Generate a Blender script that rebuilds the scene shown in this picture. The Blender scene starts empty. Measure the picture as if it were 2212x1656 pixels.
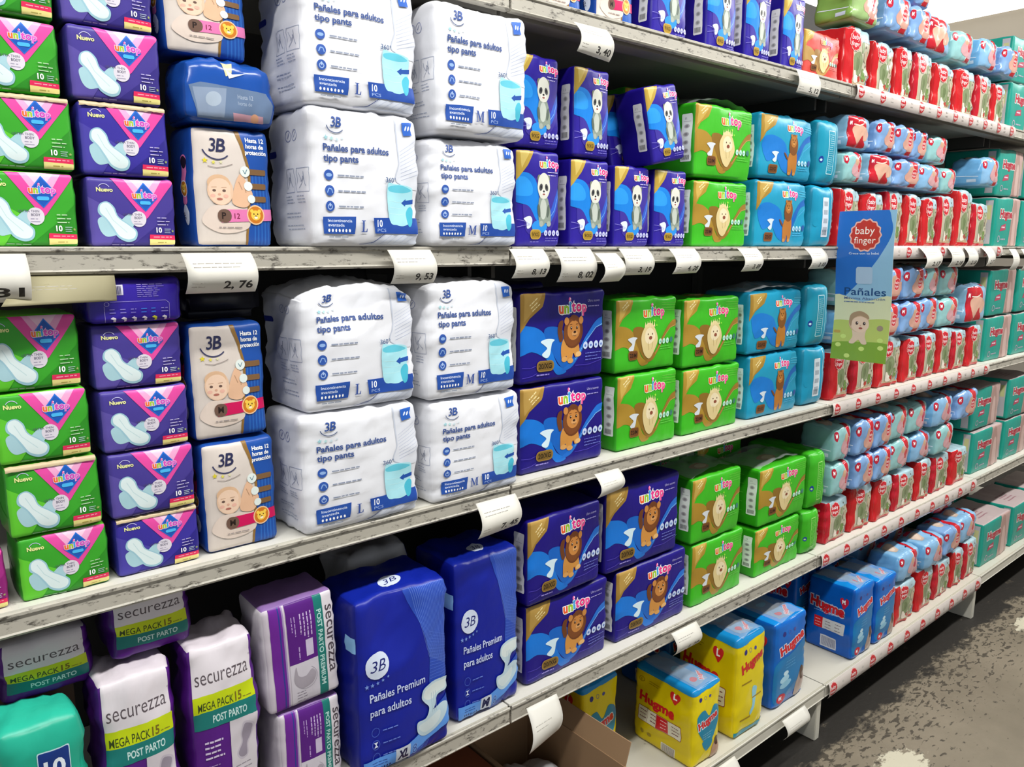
import bpy, bmesh, math, random, bisect
from mathutils import Vector, noise, Matrix
from mathutils.geometry import tessellate_polygon
random.seed(7)
scn = bpy.context.scene
COL = scn.collection

# ------------------------------------------------------------------ camera
F_PX = 1660.0
PITCH, YAW = math.radians(10.09), math.radians(50.2)
CAM = Vector((0.0, -1.0, 1.37))
cam_d = bpy.data.cameras.new('camera')
cam = bpy.data.objects.new('camera', cam_d)
COL.objects.link(cam)
cam_d.sensor_width = 36.0
cam_d.lens = 36.0 * F_PX / 2212.0
cam_d.clip_start = 0.02
cam.location = CAM
fwd = Vector((math.cos(PITCH) * math.cos(YAW), math.cos(PITCH) * math.sin(YAW), -math.sin(PITCH)))
cam.rotation_euler = fwd.to_track_quat('-Z', 'Y').to_euler()
scn.camera = cam

# ------------------------------------------------------------------ world, exposure
scn.view_settings.view_transform = 'Standard'
scn.view_settings.look = 'None'
scn.view_settings.gamma = 1.0
scn.view_settings.use_curve_mapping = False
scn.view_settings.exposure = 0.12
world = bpy.data.worlds.new('world')
scn.world = world
world.use_nodes = True
bg = world.node_tree.nodes['Background']
bg.inputs[0].default_value = (0.86, 0.92, 1.0, 1)
bg.inputs[1].default_value = 0.42

def tag(o, label=None, cat=None, group=None, kind=None):
    if label: o['label'] = label
    if cat: o['category'] = cat
    if group: o['group'] = group
    if kind: o['kind'] = kind
    return o

def empty(name, loc=(0, 0, 0)):
    o = bpy.data.objects.new(name, None)
    o.empty_display_size = 0.05
    o.location = loc
    COL.objects.link(o)
    return o

# ------------------------------------------------------------------ materials
def srgb(h):
    if isinstance(h, tuple): return h
    r, g, b = (h >> 16) & 255, (h >> 8) & 255, h & 255
    f = lambda c: (c / 255 / 12.92) if c / 255 <= 0.04045 else ((c / 255 + 0.055) / 1.055) ** 2.4
    return (f(r), f(g), f(b), 1.0)

def new_mat(name):
    m = bpy.data.materials.new(name)
    m.use_nodes = True
    nt = m.node_tree
    return m, nt, nt.nodes['Principled BSDF']

def add_bump(nt, bsdf, scale, strength, dist=0.001, detail=3.0, stretch=None):
    tc = nt.nodes.new('ShaderNodeTexCoord')
    nz = nt.nodes.new('ShaderNodeTexNoise')
    nz.inputs['Scale'].default_value = scale
    nz.inputs['Detail'].default_value = detail
    src = tc.outputs['Object']
    if stretch:
        mp = nt.nodes.new('ShaderNodeMapping')
        mp.inputs['Scale'].default_value = stretch
        nt.links.new(src, mp.inputs[0]); src = mp.outputs[0]
    nt.links.new(src, nz.inputs['Vector'])
    bp = nt.nodes.new('ShaderNodeBump')
    bp.inputs['Strength'].default_value = strength
    bp.inputs['Distance'].default_value = dist
    nt.links.new(nz.outputs[0], bp.inputs['Height'])
    nt.links.new(bp.outputs[0], bsdf.inputs['Normal'])

def film(name, rough, bump, bscale=55.0):
    m, nt, b = new_mat(name)
    at = nt.nodes.new('ShaderNodeVertexColor'); at.layer_name = 'Col'
    nt.links.new(at.outputs[0], b.inputs['Base Color'])
    b.inputs['Roughness'].default_value = rough
    b.inputs['IOR'].default_value = 1.42
    add_bump(nt, b, bscale, bump, 0.002, 2.0, (1, 1, 0.45))
    return m

M_FILM = film('printed_film', 0.36, 0.35)
M_GLOSS = film('glossy_printed_film', 0.2, 0.6, 38.0)
M_MATTE = film('matte_printed_film', 0.5, 0.4, 30.0)
M_PAPER = film('printed_paper', 0.6, 0.05)

def plain(name, col, rough=0.5, metal=0.0, bump=0.0, bscale=20):
    m, nt, b = new_mat(name)
    b.inputs['Base Color'].default_value = srgb(col)
    b.inputs['Roughness'].default_value = rough
    b.inputs['Metallic'].default_value = metal
    if bump: add_bump(nt, b, bscale, bump, 0.002)
    return m

def worn_paint(name, base, dark, light, amount=0.5, stretch=(6, 30, 30), rough=0.5):
    """painted steel with chipped dark marks and pale scuffs"""
    m, nt, b = new_mat(name)
    N, L = nt.nodes, nt.links
    tc = N.new('ShaderNodeTexCoord')
    mp = N.new('ShaderNodeMapping'); mp.inputs['Scale'].default_value = stretch
    L.new(tc.outputs['Object'], mp.inputs[0])
    n1 = N.new('ShaderNodeTexNoise'); n1.inputs['Scale'].default_value = 1.6; n1.inputs['Detail'].default_value = 9; n1.inputs['Roughness'].default_value = 0.72
    L.new(mp.outputs[0], n1.inputs['Vector'])
    r1 = N.new('ShaderNodeValToRGB')
    r1.color_ramp.elements[0].position = 0.56 + 0.08 * (1 - amount); r1.color_ramp.elements[0].color = (0, 0, 0, 1)
    r1.color_ramp.elements[1].position = 0.66 + 0.08 * (1 - amount); r1.color_ramp.elements[1].color = (1, 1, 1, 1)
    L.new(n1.outputs[0], r1.inputs[0])
    n2 = N.new('ShaderNodeTexNoise'); n2.inputs['Scale'].default_value = 3.0; n2.inputs['Detail'].default_value = 4
    L.new(tc.outputs['Object'], n2.inputs['Vector'])
    mx0 = N.new('ShaderNodeMix'); mx0.data_type = 'RGBA'
    mx0.inputs[6].default_value = srgb(base); mx0.inputs[7].default_value = srgb(light)
    L.new(n2.outputs[0], mx0.inputs[0])
    mx = N.new('ShaderNodeMix'); mx.data_type = 'RGBA'
    L.new(r1.outputs[0], mx.inputs[0]); L.new(mx0.outputs[2], mx.inputs[6]); mx.inputs[7].default_value = srgb(dark)
    L.new(mx.outputs[2], b.inputs['Base Color'])
    b.inputs['Roughness'].default_value = rough
    bp = N.new('ShaderNodeBump'); bp.inputs['Strength'].default_value = 0.25; bp.inputs['Distance'].default_value = 0.001
    bp.invert = True
    L.new(r1.outputs[0], bp.inputs['Height']); L.new(bp.outputs[0], b.inputs['Normal'])
    return m

M_RAIL = worn_paint('scuffed_rail_paint', 0xa39e92, 0x4a453d, 0xbdb8ab, 1.3, (24, 40, 60))
M_DECK = worn_paint('chipped_shelf_paint', 0xc9c6ba, 0x6b6558, 0xdad8cf, 0.25, (9, 9, 9))
M_BASE = worn_paint('pale_base_paint', 0xc2beb0, 0x7a7466, 0xcfccbf, 0.2, (9, 9, 9))
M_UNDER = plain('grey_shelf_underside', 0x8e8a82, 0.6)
M_BACK = plain('dark_back_panel_paint', 0x3a3734, 0.6, bump=0.1)
M_POST = plain('upright_steel', 0x4f4c47, 0.5, 0.3)

def wrap_mat():
    m, nt, b = new_mat('clear_shrink_wrap')
    b.inputs['Base Color'].default_value = (0.8, 0.83, 0.85, 1)
    b.inputs['Roughness'].default_value = 0.12
    b.inputs['Alpha'].default_value = 0.22
    add_bump(nt, b, 25, 0.9, 0.004)
    return m
M_WRAP = wrap_mat()

# ------------------------------------------------------------------ text outlines
_font_cache = {}
def glyphs(s, bold=0.0, shear=0.0, narrow=1.0):
    key = (s, bold, shear, narrow)
    if key in _font_cache: return _font_cache[key]
    cu = bpy.data.curves.new('lettering', 'FONT')
    cu.body = s; cu.size = 1.0; cu.resolution_u = 3; cu.offset = bold; cu.shear = shear
    cu.fill_mode = 'BOTH'; cu.dimensions = '2D'
    ob = bpy.data.objects.new('lettering', cu)
    me = ob.to_mesh()
    me.calc_loop_triangles()
    vs = [(v.co.x * narrow, v.co.y) for v in me.vertices]
    ts = [tuple(t.vertices) for t in me.loop_triangles]
    ob.to_mesh_clear()
    bpy.data.objects.remove(ob); bpy.data.curves.remove(cu)
    if vs:
        xs = [v[0] for v in vs]; ys = [v[1] for v in vs]
        bb = (min(xs), max(xs), min(ys), max(ys))
    else:
        bb = (0, 0.3, 0, 0)
    _font_cache[key] = (vs, ts, bb)
    return _font_cache[key]

SERIF = {  # simple serif capitals drawn as strips on a unit cap height
    'L': [[(0, 0), (.62, 0), (.66, .3), (.6, .3), (.52, .06), (.3, .06), (.3, .94), (.42, .94), (.42, 1), (0, 1), (0, .94), (.12, .94), (.12, .06), (0, .06)]],
    'M': [[(0, 0), (.28, 0), (.28, .06), (.18, .06), (.18, .8), (.46, .05), (.52, .05), (.8, .8), (.8, .06), (.7, .06), (.7, 0), (1.08, 0), (1.08, .06), (.98, .06), (.98, .94), (1.08, .94), (1.08, 1), (.8, 1), (.54, .32), (.28, 1), (0, 1), (0, .94), (.11, .94), (.11, .06), (0, .06)]],
}

class Art:
    """flat artwork in centimetres; every shape keeps its ink colour and print layer"""
    def __init__(s, W, H):
        s.W, s.H = W, H; s.g = {'print': []}; s.cur = 'print'; s.lay = 1
    def part(s, name='print'):
        s.cur = name; s.g.setdefault(name, []); return s
    def tri(s, vs, ts, c, up=0):
        s.g[s.cur].append((vs, ts, srgb(c), s.lay + up))
    def poly(s, pts, c, up=0):
        s.lay += 0.25 if not up else 0
        ts = tessellate_polygon([[Vector((p[0], p[1], 0)) for p in pts]])
        s.tri([tuple(p) for p in pts], [tuple(t) for t in ts], c, up)
    def rect(s, x, z, w, h, c, r=0.0):
        if r <= 0: return s.poly([(x, z), (x + w, z), (x + w, z + h), (x, z + h)], c)
        pts = []
        for cx, cz, a0 in ((x + w - r, z + r, -90), (x + w - r, z + h - r, 0), (x + r, z + h - r, 90), (x + r, z + r, 180)):
            for k in range(5):
                a = math.radians(a0 + 22.5 * k); pts.append((cx + r * math.cos(a), cz + r * math.sin(a)))
        s.poly(pts, c)
    def ell(s, x, z, rx, rz, c, rot=0, n=20):
        a = math.radians(rot); ca, sa = math.cos(a), math.sin(a)
        s.poly([(x + rx * math.cos(t) * ca - rz * math.sin(t) * sa, z + rx * math.cos(t) * sa + rz * math.sin(t) * ca)
                for t in [2 * math.pi * k / n for k in range(n)]], c)
    def ring(s, x, z, r, w, c, n=24, a0=0, a1=360, sq=1.0):
        t = [math.radians(a0 + (a1 - a0) * k / n) for k in range(n + 1)]
        for i in range(n):
            s.poly([(x + rr * math.cos(a), z + sq * rr * math.sin(a)) for rr, a in ((r, t[i]), (r, t[i + 1]), (r - w, t[i + 1]), (r - w, t[i]))], c)
            s.lay -= 0.25
        s.lay += 0.25
    def line(s, pts, w, c):
        for (x0, z0), (x1, z1) in zip(pts, pts[1:]):
            L = math.hypot(x1 - x0, z1 - z0) or 1; nx, nz = -(z1 - z0) / L * w / 2, (x1 - x0) / L * w / 2
            s.poly([(x0 + nx, z0 + nz), (x1 + nx, z1 + nz), (x1 - nx, z1 - nz), (x0 - nx, z0 - nz)], c); s.lay -= 0.25
        s.lay += 0.25
    def star(s, x, z, r, c):
        s.poly([(x + (r if k % 2 == 0 else r * .42) * math.sin(math.pi * k / 5), z + (r if k % 2 == 0 else r * .42) * math.cos(math.pi * k / 5)) for k in range(10)], c)
    def curve(s, pts, c, n=6):
        """closed smooth shape through points"""
        out = []; m = len(pts)
        for i in range(m):
            p0, p1, p2, p3 = [Vector(pts[(i + k - 1) % m]) for k in range(4)]
            for k in range(n):
                t = k / n
                out.append(tuple(0.5 * ((2 * p1) + (p2 - p0) * t + (2 * p0 - 5 * p1 + 4 * p2 - p3) * t * t + (3 * p1 - p0 - 3 * p2 + p3) * t ** 3)))
        s.poly(out, c)
    def text(s, t, x, z, h, c, bold=0.0, shear=0.0, rot=0, narrow=1.0, width=None, align='l', out=None, ow=0.05):
        """h = cap height in cm; width = fit to this width"""
        vs, ts, bb = glyphs(t, bold, shear, narrow)
        sc = h / 0.72; sx = sc
        if width: sx = width / max(bb[1] - bb[0], 1e-4)
        w = (bb[1] - bb[0]) * sx
        ox = -bb[0] * sx - (w if align == 'r' else w / 2 if align == 'c' else 0)
        a = math.radians(rot); ca, sa = math.cos(a), math.sin(a)
        def place(vv): return [(x + (px * sx + ox) * ca - pz * sc * sa, z + (px * sx + ox) * sa + pz * sc * ca) for px, pz in vv]
        if out is not None:
            v2, t2, b2 = glyphs(t, bold + ow, shear, narrow)
            s.lay += 0.25; s.tri(place(v2), t2, out)
        s.lay += 0.25; s.tri(place(vs), ts, c)
        return w
    def serif(s, ch, x, z, h, c):
        for p in SERIF[ch]: s.poly([(x + a * h, z + b * h) for a, b in p], c)
    def fine(s, x, z, w, n, c, gap=0.5, th=0.14, jitter=0.35, rot=0):
        """small unreadable print: broken thin bars"""
        rnd = random.Random(int(x * 97 + z * 131 + n)); a = math.radians(rot); ca, sa = math.cos(a), math.sin(a)
        for i in range(n):
            zz = -i * gap; xx = 0; end = w * (1 - jitter * rnd.random())
            while xx < end:
                l = min(0.35 + 0.8 * rnd.random(), end - xx)
                if l > .1:
                    q = [(xx, zz), (xx + l, zz), (xx + l, zz + th), (xx, zz + th)]
                    s.poly([(x + u * ca - v * sa, z + u * sa + v * ca) for u, v in q], c); s.lay -= 0.25
                xx += l + 0.15
        s.lay += 0.25

# ------------------------------------------------------------------ package bodies
def grid_lines(L, r, step):
    n = max(1, int(round((L - 2 * r) / step)))
    return [0, .18 * r, .5 * r] + [r + (L - 2 * r) * k / n for k in range(n + 1)] + [L - .5 * r, L - .18 * r, L]

class Body:
    def __init__(s, W, H, D, r=0.9, bulge=0.4, wr=0.10, seed=0, step=1.1, top_taper=0.0, shoulder=0.0, pillow=0.0, dent=0.0, drop=0.0):
        s.W, s.H, s.D, s.r = W, H, D, r
        s.bulge, s.wr, s.seed = bulge, wr, seed
        s.taper, s.shoulder, s.pillow, s.dent, s.drop = top_taper, shoulder, pillow, dent, drop
        s.gx, s.gy, s.gz = grid_lines(W, r, step), grid_lines(D, r, step * 1.6), grid_lines(H, r, step)
    def warp(s, p, eps=0.0):
        W, H, D, r = s.W, s.H, s.D, s.r
        x, y, z = p
        q = Vector((min(max(x, -W / 2 + r), W / 2 - r), min(max(y, r), D - r), min(max(z, r), H - r)))
        d = Vector(p) - q
        n = d.normalized() if d.length > 1e-6 else Vector((0, -1, 0))
        ux, uy, uz = x / (W / 2), y / D * 2 - 1, z / H * 2 - 1
        f = (1 - ux * ux) * (1 - uz ** 4) * abs(n.y) + (1 - uy * uy) * (1 - uz * uz) * abs(n.x) * .7 + (1 - ux * ux) * (1 - uy * uy) * max(n.z, 0) * 0.3
        o = q + n * (r + eps)
        sd = Vector((s.seed * 7.3, s.seed * 3.1, s.seed * 5.7))
        k1 = noise.noise(q * 0.22 + sd)
        k2 = noise.noise(Vector((q.x * 0.55, q.y * .5, q.z * 0.9)) + sd * 2)
        rd = 1 - abs(noise.noise(Vector((q.x * 0.35 + q.z * .25, q.y * .4, q.z * .5 - q.x * .1)) + sd * 3)) * 2.2
        rd = max(rd, 0) ** 5
        edge = 0.45 + 0.9 * max(abs(uz) ** 4, abs(ux) ** 5)
        amp = s.wr * edge * (1.0 if n.z > -.5 else 0)
        o += n * (s.bulge * f + amp * (k1 * 1.8 + k2 * 0.9 + rd * 0.9))
        if s.dent: o.y += s.dent * max(0, 1 - ((ux + .2) ** 2 + (uz - .75) ** 2) * 3) * (1 - (uy + 1) / 2)
        if s.taper:
            t = max(z, 0) / H; k = 1 - s.taper * t ** 2
            o.x *= k; o.y = D / 2 + (o.y - D / 2) * k
        if s.shoulder:
            t = max(0, uz) ** 3; o.z -= s.shoulder * t * (ux ** 2 * .8 + .3 * max(0, -uy))
        if s.pillow:
            k = 1 - s.pillow * abs(ux) ** 3
            o.z = H / 2 + (o.z - H / 2) * k - (H / 2) * (1 - k) * .5; o.y = D / 2 + (o.y - D / 2) * k
        if s.drop: o.z -= s.drop * (uy + 1) / 2 * max(z, 0) / H
        o.z = max(o.z, 0.0 if n.z < 0 else o.z)
        return o * 0.01
    def raw(s, cols):
        """cols: dict front/left/right/top/bottom/back -> colour"""
        W, H, D, gx, gy, gz = s.W, s.H, s.D, s.gx, s.gy, s.gz
        R = Raw(); cache = {}
        def V(p):
            k = (round(p[0], 3), round(p[1], 3), round(p[2], 3))
            if k not in cache: cache[k] = R.vert(s.warp(p), None)
            return cache[k]
        rev = [D - g for g in reversed(gy)]
        sides = (('front', gx, gz, lambda a, b: (a - W / 2, 0, b)), ('back', gx, gz, lambda a, b: (W / 2 - a, D, b)),
                 ('left', rev, gz, lambda a, b: (-W / 2, D - a, b)), ('right', gy, gz, lambda a, b: (W / 2, a, b)),
                 ('top', gx, gy, lambda a, b: (a - W / 2, b, H)), ('bottom', gx, rev, lambda a, b: (a - W / 2, D - b, 0)))
        for nm, A, B, fn in sides:
            c = srgb(cols.get(nm, cols['front']))
            for i in range(len(A) - 1):
                for j in range(len(B) - 1):
                    q = [V(fn(A[i], B[j])), V(fn(A[i + 1], B[j])), V(fn(A[i + 1], B[j + 1])), V(fn(A[i], B[j + 1]))]
                    R.tri(q[0], q[1], q[2], c); R.tri(q[0], q[2], q[3], c)
        R.smooth_normals()
        return R

class Raw:
    """plain lists of vertices, normals, triangles and print colours"""
    def __init__(s): s.v, s.n, s.t, s.c = [], [], [], []
    def vert(s, p, n): s.v.append(p); s.n.append(n); return len(s.v) - 1
    def tri(s, a, b, c, col):
        if a != b and b != c and a != c: s.t.append((a, b, c)); s.c.append(col)
    def smooth_normals(s):
        acc = [Vector((0, 0, 0)) for _ in s.v]
        for a, b, c in s.t:
            n = (s.v[b] - s.v[a]).cross(s.v[c] - s.v[a])
            acc[a] += n; acc[b] += n; acc[c] += n
        s.n = [n.normalized() if n.length > 0 else Vector((0, 0, 1)) for n in acc]
    def add(s, o):
        k = len(s.v); s.v += o.v; s.n += o.n; s.t += [(a + k, b + k, c + k) for a, b, c in o.t]; s.c += o.c
        return s
    def mesh(s, name, mat):
        me = bpy.data.meshes.new(name)
        me.from_pydata([tuple(p) for p in s.v], [], s.t)
        at = me.color_attributes.new('Col', 'FLOAT_COLOR', 'CORNER')
        flat = []
        for c in s.c: flat.extend(c * 3)
        at.data.foreach_set('color', flat)
        me.color_attributes.active_color = at
        me.materials.append(mat)
        me.polygons.foreach_set('use_smooth', [True] * len(me.polygons))
        me.normals_split_custom_set_from_vertices([tuple(n) for n in s.n])
        me.update()
        return me

class Lattice:
    """piecewise flat surface over a grid, split along one diagonal per cell"""
    def __init__(s, ga, gb, fn):
        s.ga, s.gb = ga, gb
        s.P = [[fn(a, b) for b in gb] for a in ga]
        n, m = len(ga), len(gb)
        s.N = [[Vector((0, 0, 0)) for _ in gb] for _ in ga]
        for i in range(n - 1):
            for j in range(m - 1):
                p, q, r, t = s.P[i][j], s.P[i + 1][j], s.P[i + 1][j + 1], s.P[i][j + 1]
                n1 = (q - p).cross(r - p); n2 = (r - p).cross(t - p)
                s.N[i][j] += n1 + n2; s.N[i + 1][j] += n1; s.N[i + 1][j + 1] += n1 + n2; s.N[i][j + 1] += n2
        for r in s.N:
            for v in r: v.normalize()
    def cell(s, g, x):
        lo = bisect.bisect_right(g, x) - 1
        return min(max(lo, 0), len(g) - 2)
    def at(s, i, j, a, b, eps):
        u = (a - s.ga[i]) / (s.ga[i + 1] - s.ga[i]); v = (b - s.gb[j]) / (s.gb[j + 1] - s.gb[j])
        def ev(M):
            p00, p10, p11, p01 = M[i][j], M[i + 1][j], M[i + 1][j + 1], M[i][j + 1]
            return p00 + (p10 - p00) * u + (p11 - p10) * v if u >= v else p00 + (p01 - p00) * v + (p11 - p01) * u
        n = ev(s.N).normalized()
        return ev(s.P) + n * eps, n

def clip_half(poly, f):
    out = []; n = len(poly)
    for k in range(n):
        p, q = poly[k], poly[(k + 1) % n]; fp, fq = f(p), f(q)
        if fp >= 0: out.append(p)
        if (fp > 0 and fq < 0) or (fp < 0 and fq > 0):
            t = fp / (fp - fq); out.append((p[0] + (q[0] - p[0]) * t, p[1] + (q[1] - p[1]) * t))
    return out

def art_raw(items, L):
    """lay flat artwork onto a lattice"""
    R = Raw(); ga, gb = L.ga, L.gb
    a0, a1, b0, b1 = ga[0], ga[-1], gb[0], gb[-1]
    for vs, ts, c, lay in items:
        eps = (INK0 + INK1 * lay) * .01; cache = {}
        def emit(i, j, poly):
            ids = []
            for p in poly:
                k = (round(p[0], 4), round(p[1], 4))
                if k not in cache: cache[k] = R.vert(*L.at(i, j, p[0], p[1], eps))
                ids.append(cache[k])
            for k in range(1, len(ids) - 1): R.tri(ids[0], ids[k], ids[k + 1], c)
        for t in ts:
            T = [vs[k] for k in t]
            ar = (T[1][0] - T[0][0]) * (T[2][1] - T[0][1]) - (T[2][0] - T[0][0]) * (T[1][1] - T[0][1])
            if abs(ar) < 1e-7: continue
            if ar < 0: T.reverse()
            xs = [p[0] for p in T]; ys = [p[1] for p in T]
            if max(xs) <= a0 or min(xs) >= a1 or max(ys) <= b0 or min(ys) >= b1: continue
            i0, i1, j0, j1 = L.cell(ga, min(xs)), L.cell(ga, max(xs)), L.cell(gb, min(ys)), L.cell(gb, max(ys))
            for i in range(i0, i1 + 1):
                col = T
                if i0 != i1 or min(xs) < a0 or max(xs) > a1:
                    col = clip_half(col, lambda p: p[0] - ga[i]); col = clip_half(col, lambda p: ga[i + 1] - p[0]) if len(col) > 2 else []
                if len(col) < 3: continue
                for j in range(j0, j1 + 1):
                    q = col
                    if j0 != j1 or min(ys) < b0 or max(ys) > b1:
                        q = clip_half(q, lambda p: p[1] - gb[j]); q = clip_half(q, lambda p: gb[j + 1] - p[1]) if len(q) > 2 else []
                    if len(q) < 3: continue
                    da, db = ga[i + 1] - ga[i], gb[j + 1] - gb[j]
                    f = lambda p: (p[0] - ga[i]) / da - (p[1] - gb[j]) / db
                    fs = [f(p) for p in q]
                    if min(fs) >= -1e-6 or max(fs) <= 1e-6: emit(i, j, q)
                    else:
                        for sgn in (1, -1):
                            h = clip_half(q, lambda p: sgn * f(p))
                            if len(h) > 2: emit(i, j, h)
    return R

def finish(bm, name, mat, smooth=None):
    me = bpy.data.meshes.new(name)
    bm.to_mesh(me); bm.free()
    me.materials.append(mat)
    if smooth is not None:
        me.polygons.foreach_set('use_smooth', [smooth] * len(me.polygons))
    if 'Col' in me.color_attributes:
        me.color_attributes.active_color = me.color_attributes['Col']
    return me

INK0, INK1 = 0.03, 0.010     # cm above the film

FACE = {
    'front': lambda B: Lattice(B.gx, B.gz, lambda a, b: B.warp((a - B.W / 2, 0, b))),
    'left': lambda B: Lattice([B.D - g for g in reversed(B.gy)], B.gz, lambda a, b: B.warp((-B.W / 2, B.D - a, b))),
    'top': lambda B: Lattice(B.gx, B.gy, lambda a, b: B.warp((a - B.W / 2, b, B.H))),
}

PROTO = {}
def proto(key, name, B, cols, arts, mat, pmat=None, extra=None):
    """one finished package: body mesh + child meshes (print is merged into the body)"""
    R = B.raw(cols)
    dims = (max(v.x for v in R.v) - min(v.x for v in R.v), max(v.y for v in R.v) - min(v.y for v in R.v), max(v.z for v in R.v) - (.004 if B.bulge > .55 else .001))
    kids = []
    for face, art in arts.items():
        L = FACE[face](B)
        for part, items in art.g.items():
            if not items: continue
            r = art_raw(items, L)
            if not r.t: continue
            if part == 'print': R.add(r)
            else: kids.append((part, r.mesh(part, pmat or mat)))
    body = R.mesh(name, mat)
    if extra: kids += extra(B)
    PROTO[key] = (name, body, kids, dims)

def place(key, x0, x1, z0, z1, y, label, cat='diaper pack', group=None, depth=None, roll=0, pitch=0, yaw=0):
    name, body, kids, (w, d, h) = PROTO[key]
    o = bpy.data.objects.new(name, body); COL.objects.link(o)
    o.location = ((x0 + x1) / 2, y, z0)
    o.scale = ((x1 - x0) / w, (depth / d) if depth else 1.0, (z1 - z0) / h)
    o.rotation_euler = (math.radians(pitch), math.radians(roll), math.radians(yaw))
    for part, me in kids:
        c = bpy.data.objects.new(part, me); COL.objects.link(c); c.parent = o
    tag(o, label, cat, group)
    return o

# ------------------------------------------------------------------ shared marks
UC = [0xf0602a, 0x9ccc2a, 0x2a9be0, 0xe8358f, 0xe8257c, 0xf4559a]
def unitop(A, x, z, w, out=0xffffff, cols=UC):
    """colourful rounded lettering with a dot over the i"""
    ws = []
    for ch in 'unitop':
        bb = glyphs(ch, .045)[2]; ws.append(bb[1] - bb[0])
    gap = .03; tot = sum(ws) + gap * 5; sc = w / tot; h = sc * .72
    cx = x
    for ch, cw, c in zip('unitop', ws, cols):
        A.text(ch, cx, z + (.10 * h if ch in 'ito' else 0), h, c, bold=.045, out=out, ow=.05)
        if ch == 'i':
            A.ell(cx + cw * sc / 2, z + 1.25 * h, .16 * h, .2 * h, 0xf06aa8, -20)
            A.ell(cx + cw * sc / 2 + .1 * h, z + 1.3 * h, .06 * h, .08 * h, 0xffffff)
        cx += (cw + gap) * sc

def mark3b(A, x, z, h, c, swoosh, sc2=None):
    """the 3B mark: slanted digits over an arc"""
    A.text('3', x, z, h, c, bold=.01, shear=.15, narrow=.9)
    A.text('B', x + .52 * h, z, h, c, bold=.02, shear=.2, narrow=1.0)
    A.line([(x + .62 * h, z), (x + .55 * h, z)], h * .08, c)
    A.ring(x + .6 * h, z + .35 * h, 1.15 * h, .11 * h, swoosh, 14, 195, 320, sq=.85)

def lion_head(A, x, z, r, mane, face, ring=None):
    if ring: A.ell(x, z, r * 1.15, r * 1.15, ring)
    A.ell(x, z, r, r, mane)
    for s in (-1, 1): A.ell(x + s * r * .5, z + r * .45, r * .22, r * .22, face)
    A.ell(x, z - r * .05, r * .62, r * .58, face)
    for s in (-1, 1): A.ell(x + s * r * .25, z + r * .1, r * .08, r * .1, 0x4a2a10)
    A.ell(x, z - r * .15, r * .13, r * .09, 0x4a2a10)
    A.ell(x, z - r * .32, r * .24, r * .14, 0xfff0d0)

def small_icons(A, x, z, r, step, n, c, inner=None):
    for k in range(n):
        A.ell(x + k * step, z, r * .9, r, c)
        if inner: A.ell(x + k * step, z - r * .1, r * .4, r * .35, inner)

def barcode_panel(A, x, z, w, h, seed=1, bg=0xdcdcda, dots=True):
    A.part('side_panel')
    A.rect(x, z, w, h, bg, .25)
    rnd = random.Random(seed); n = 5
    A.text('11', x + w * .3, z + h * .88, h * .05, 0x555555)
    A.rect(x + w * .15, z + h * .84, w * .7, .06, 0x888888)
    if dots:
        for k in range(n - 1):
            A.ell(x + w * .5, z + h * (.74 - .17 * k), w * .26, h * .045, 0xb4b4b2)
            A.ell(x + w * .5, z + h * (.74 - .17 * k), w * .14, h * .028, 0x8a8a88)
    for k in range(9): A.rect(x + w * .15 + k * w * .078, z + h * .04, w * .04, h * .1, 0x4a4a4a)
    A.part()

# ------------------------------------------------------------------ package kinds
def wrap_sheet(dx=0.0, lift=1.2, name='clear_wrap', over=1.0, front=0.0):
    def f(B):
        bm = bmesh.new(); n, m = 16, 10; V = []
        for i in range(n + 1):
            row = []
            for j in range(m + 1):
                u, v = i / n, j / m
                x = (u - .5) * B.W * over + dx; y = (v * 1.0) * B.D * .96 + front
                p = Vector((x * .3, y * .35, B.seed * 4.1))
                z = B.H + .15 + lift * (max(0, math.sin(math.pi * u)) ** .6 * max(0, math.sin(math.pi * min(1, v * .9 + .1))) ** .5) * (.7 + .6 * noise.noise(p)) + .5 * abs(noise.noise(p * 3))* math.sin(math.pi * u)
                row.append(bm.verts.new(Vector((x, y, z)) * .01))
            V.append(row)
        for i in range(n):
            for j in range(m):
                bm.faces.new((V[i][j], V[i + 1][j], V[i + 1][j + 1], V[i][j + 1]))
        return [(name, finish(bm, name, M_WRAP, True))]
    return f

def seal_fin(col, h=.7, z='top', name='seal_fin'):
    """crimped seam running along the top front edge"""
    def f(B):
        bm = bmesh.new(); cl = bm.loops.layers.float_color.new('Col'); n = 30; prev = None
        for i in range(n + 1):
            u = i / n; x = (u - .5) * (B.W * .96)
            zz = B.H + .05; w = .12 * noise.noise(Vector((x * 1.7, B.seed, 0)))
            ps = [Vector((x, .9, zz - .15)), Vector((x, .1 + w, zz + .0 + w)), Vector((x, -.35 + w, zz - h * .35 + w * 2)), Vector((x, -.3 - w, zz - h + w))]
            row = [bm.verts.new(p * .01) for p in ps]
            if prev:
                for k in range(3):
                    fc = bm.faces.new((prev[k], prev[k + 1], row[k + 1], row[k]))
                    for l in fc.loops: l[cl] = srgb(col)
            prev = row
        return [(name, finish(bm, name, M_FILM, True))]
    return f

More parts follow.
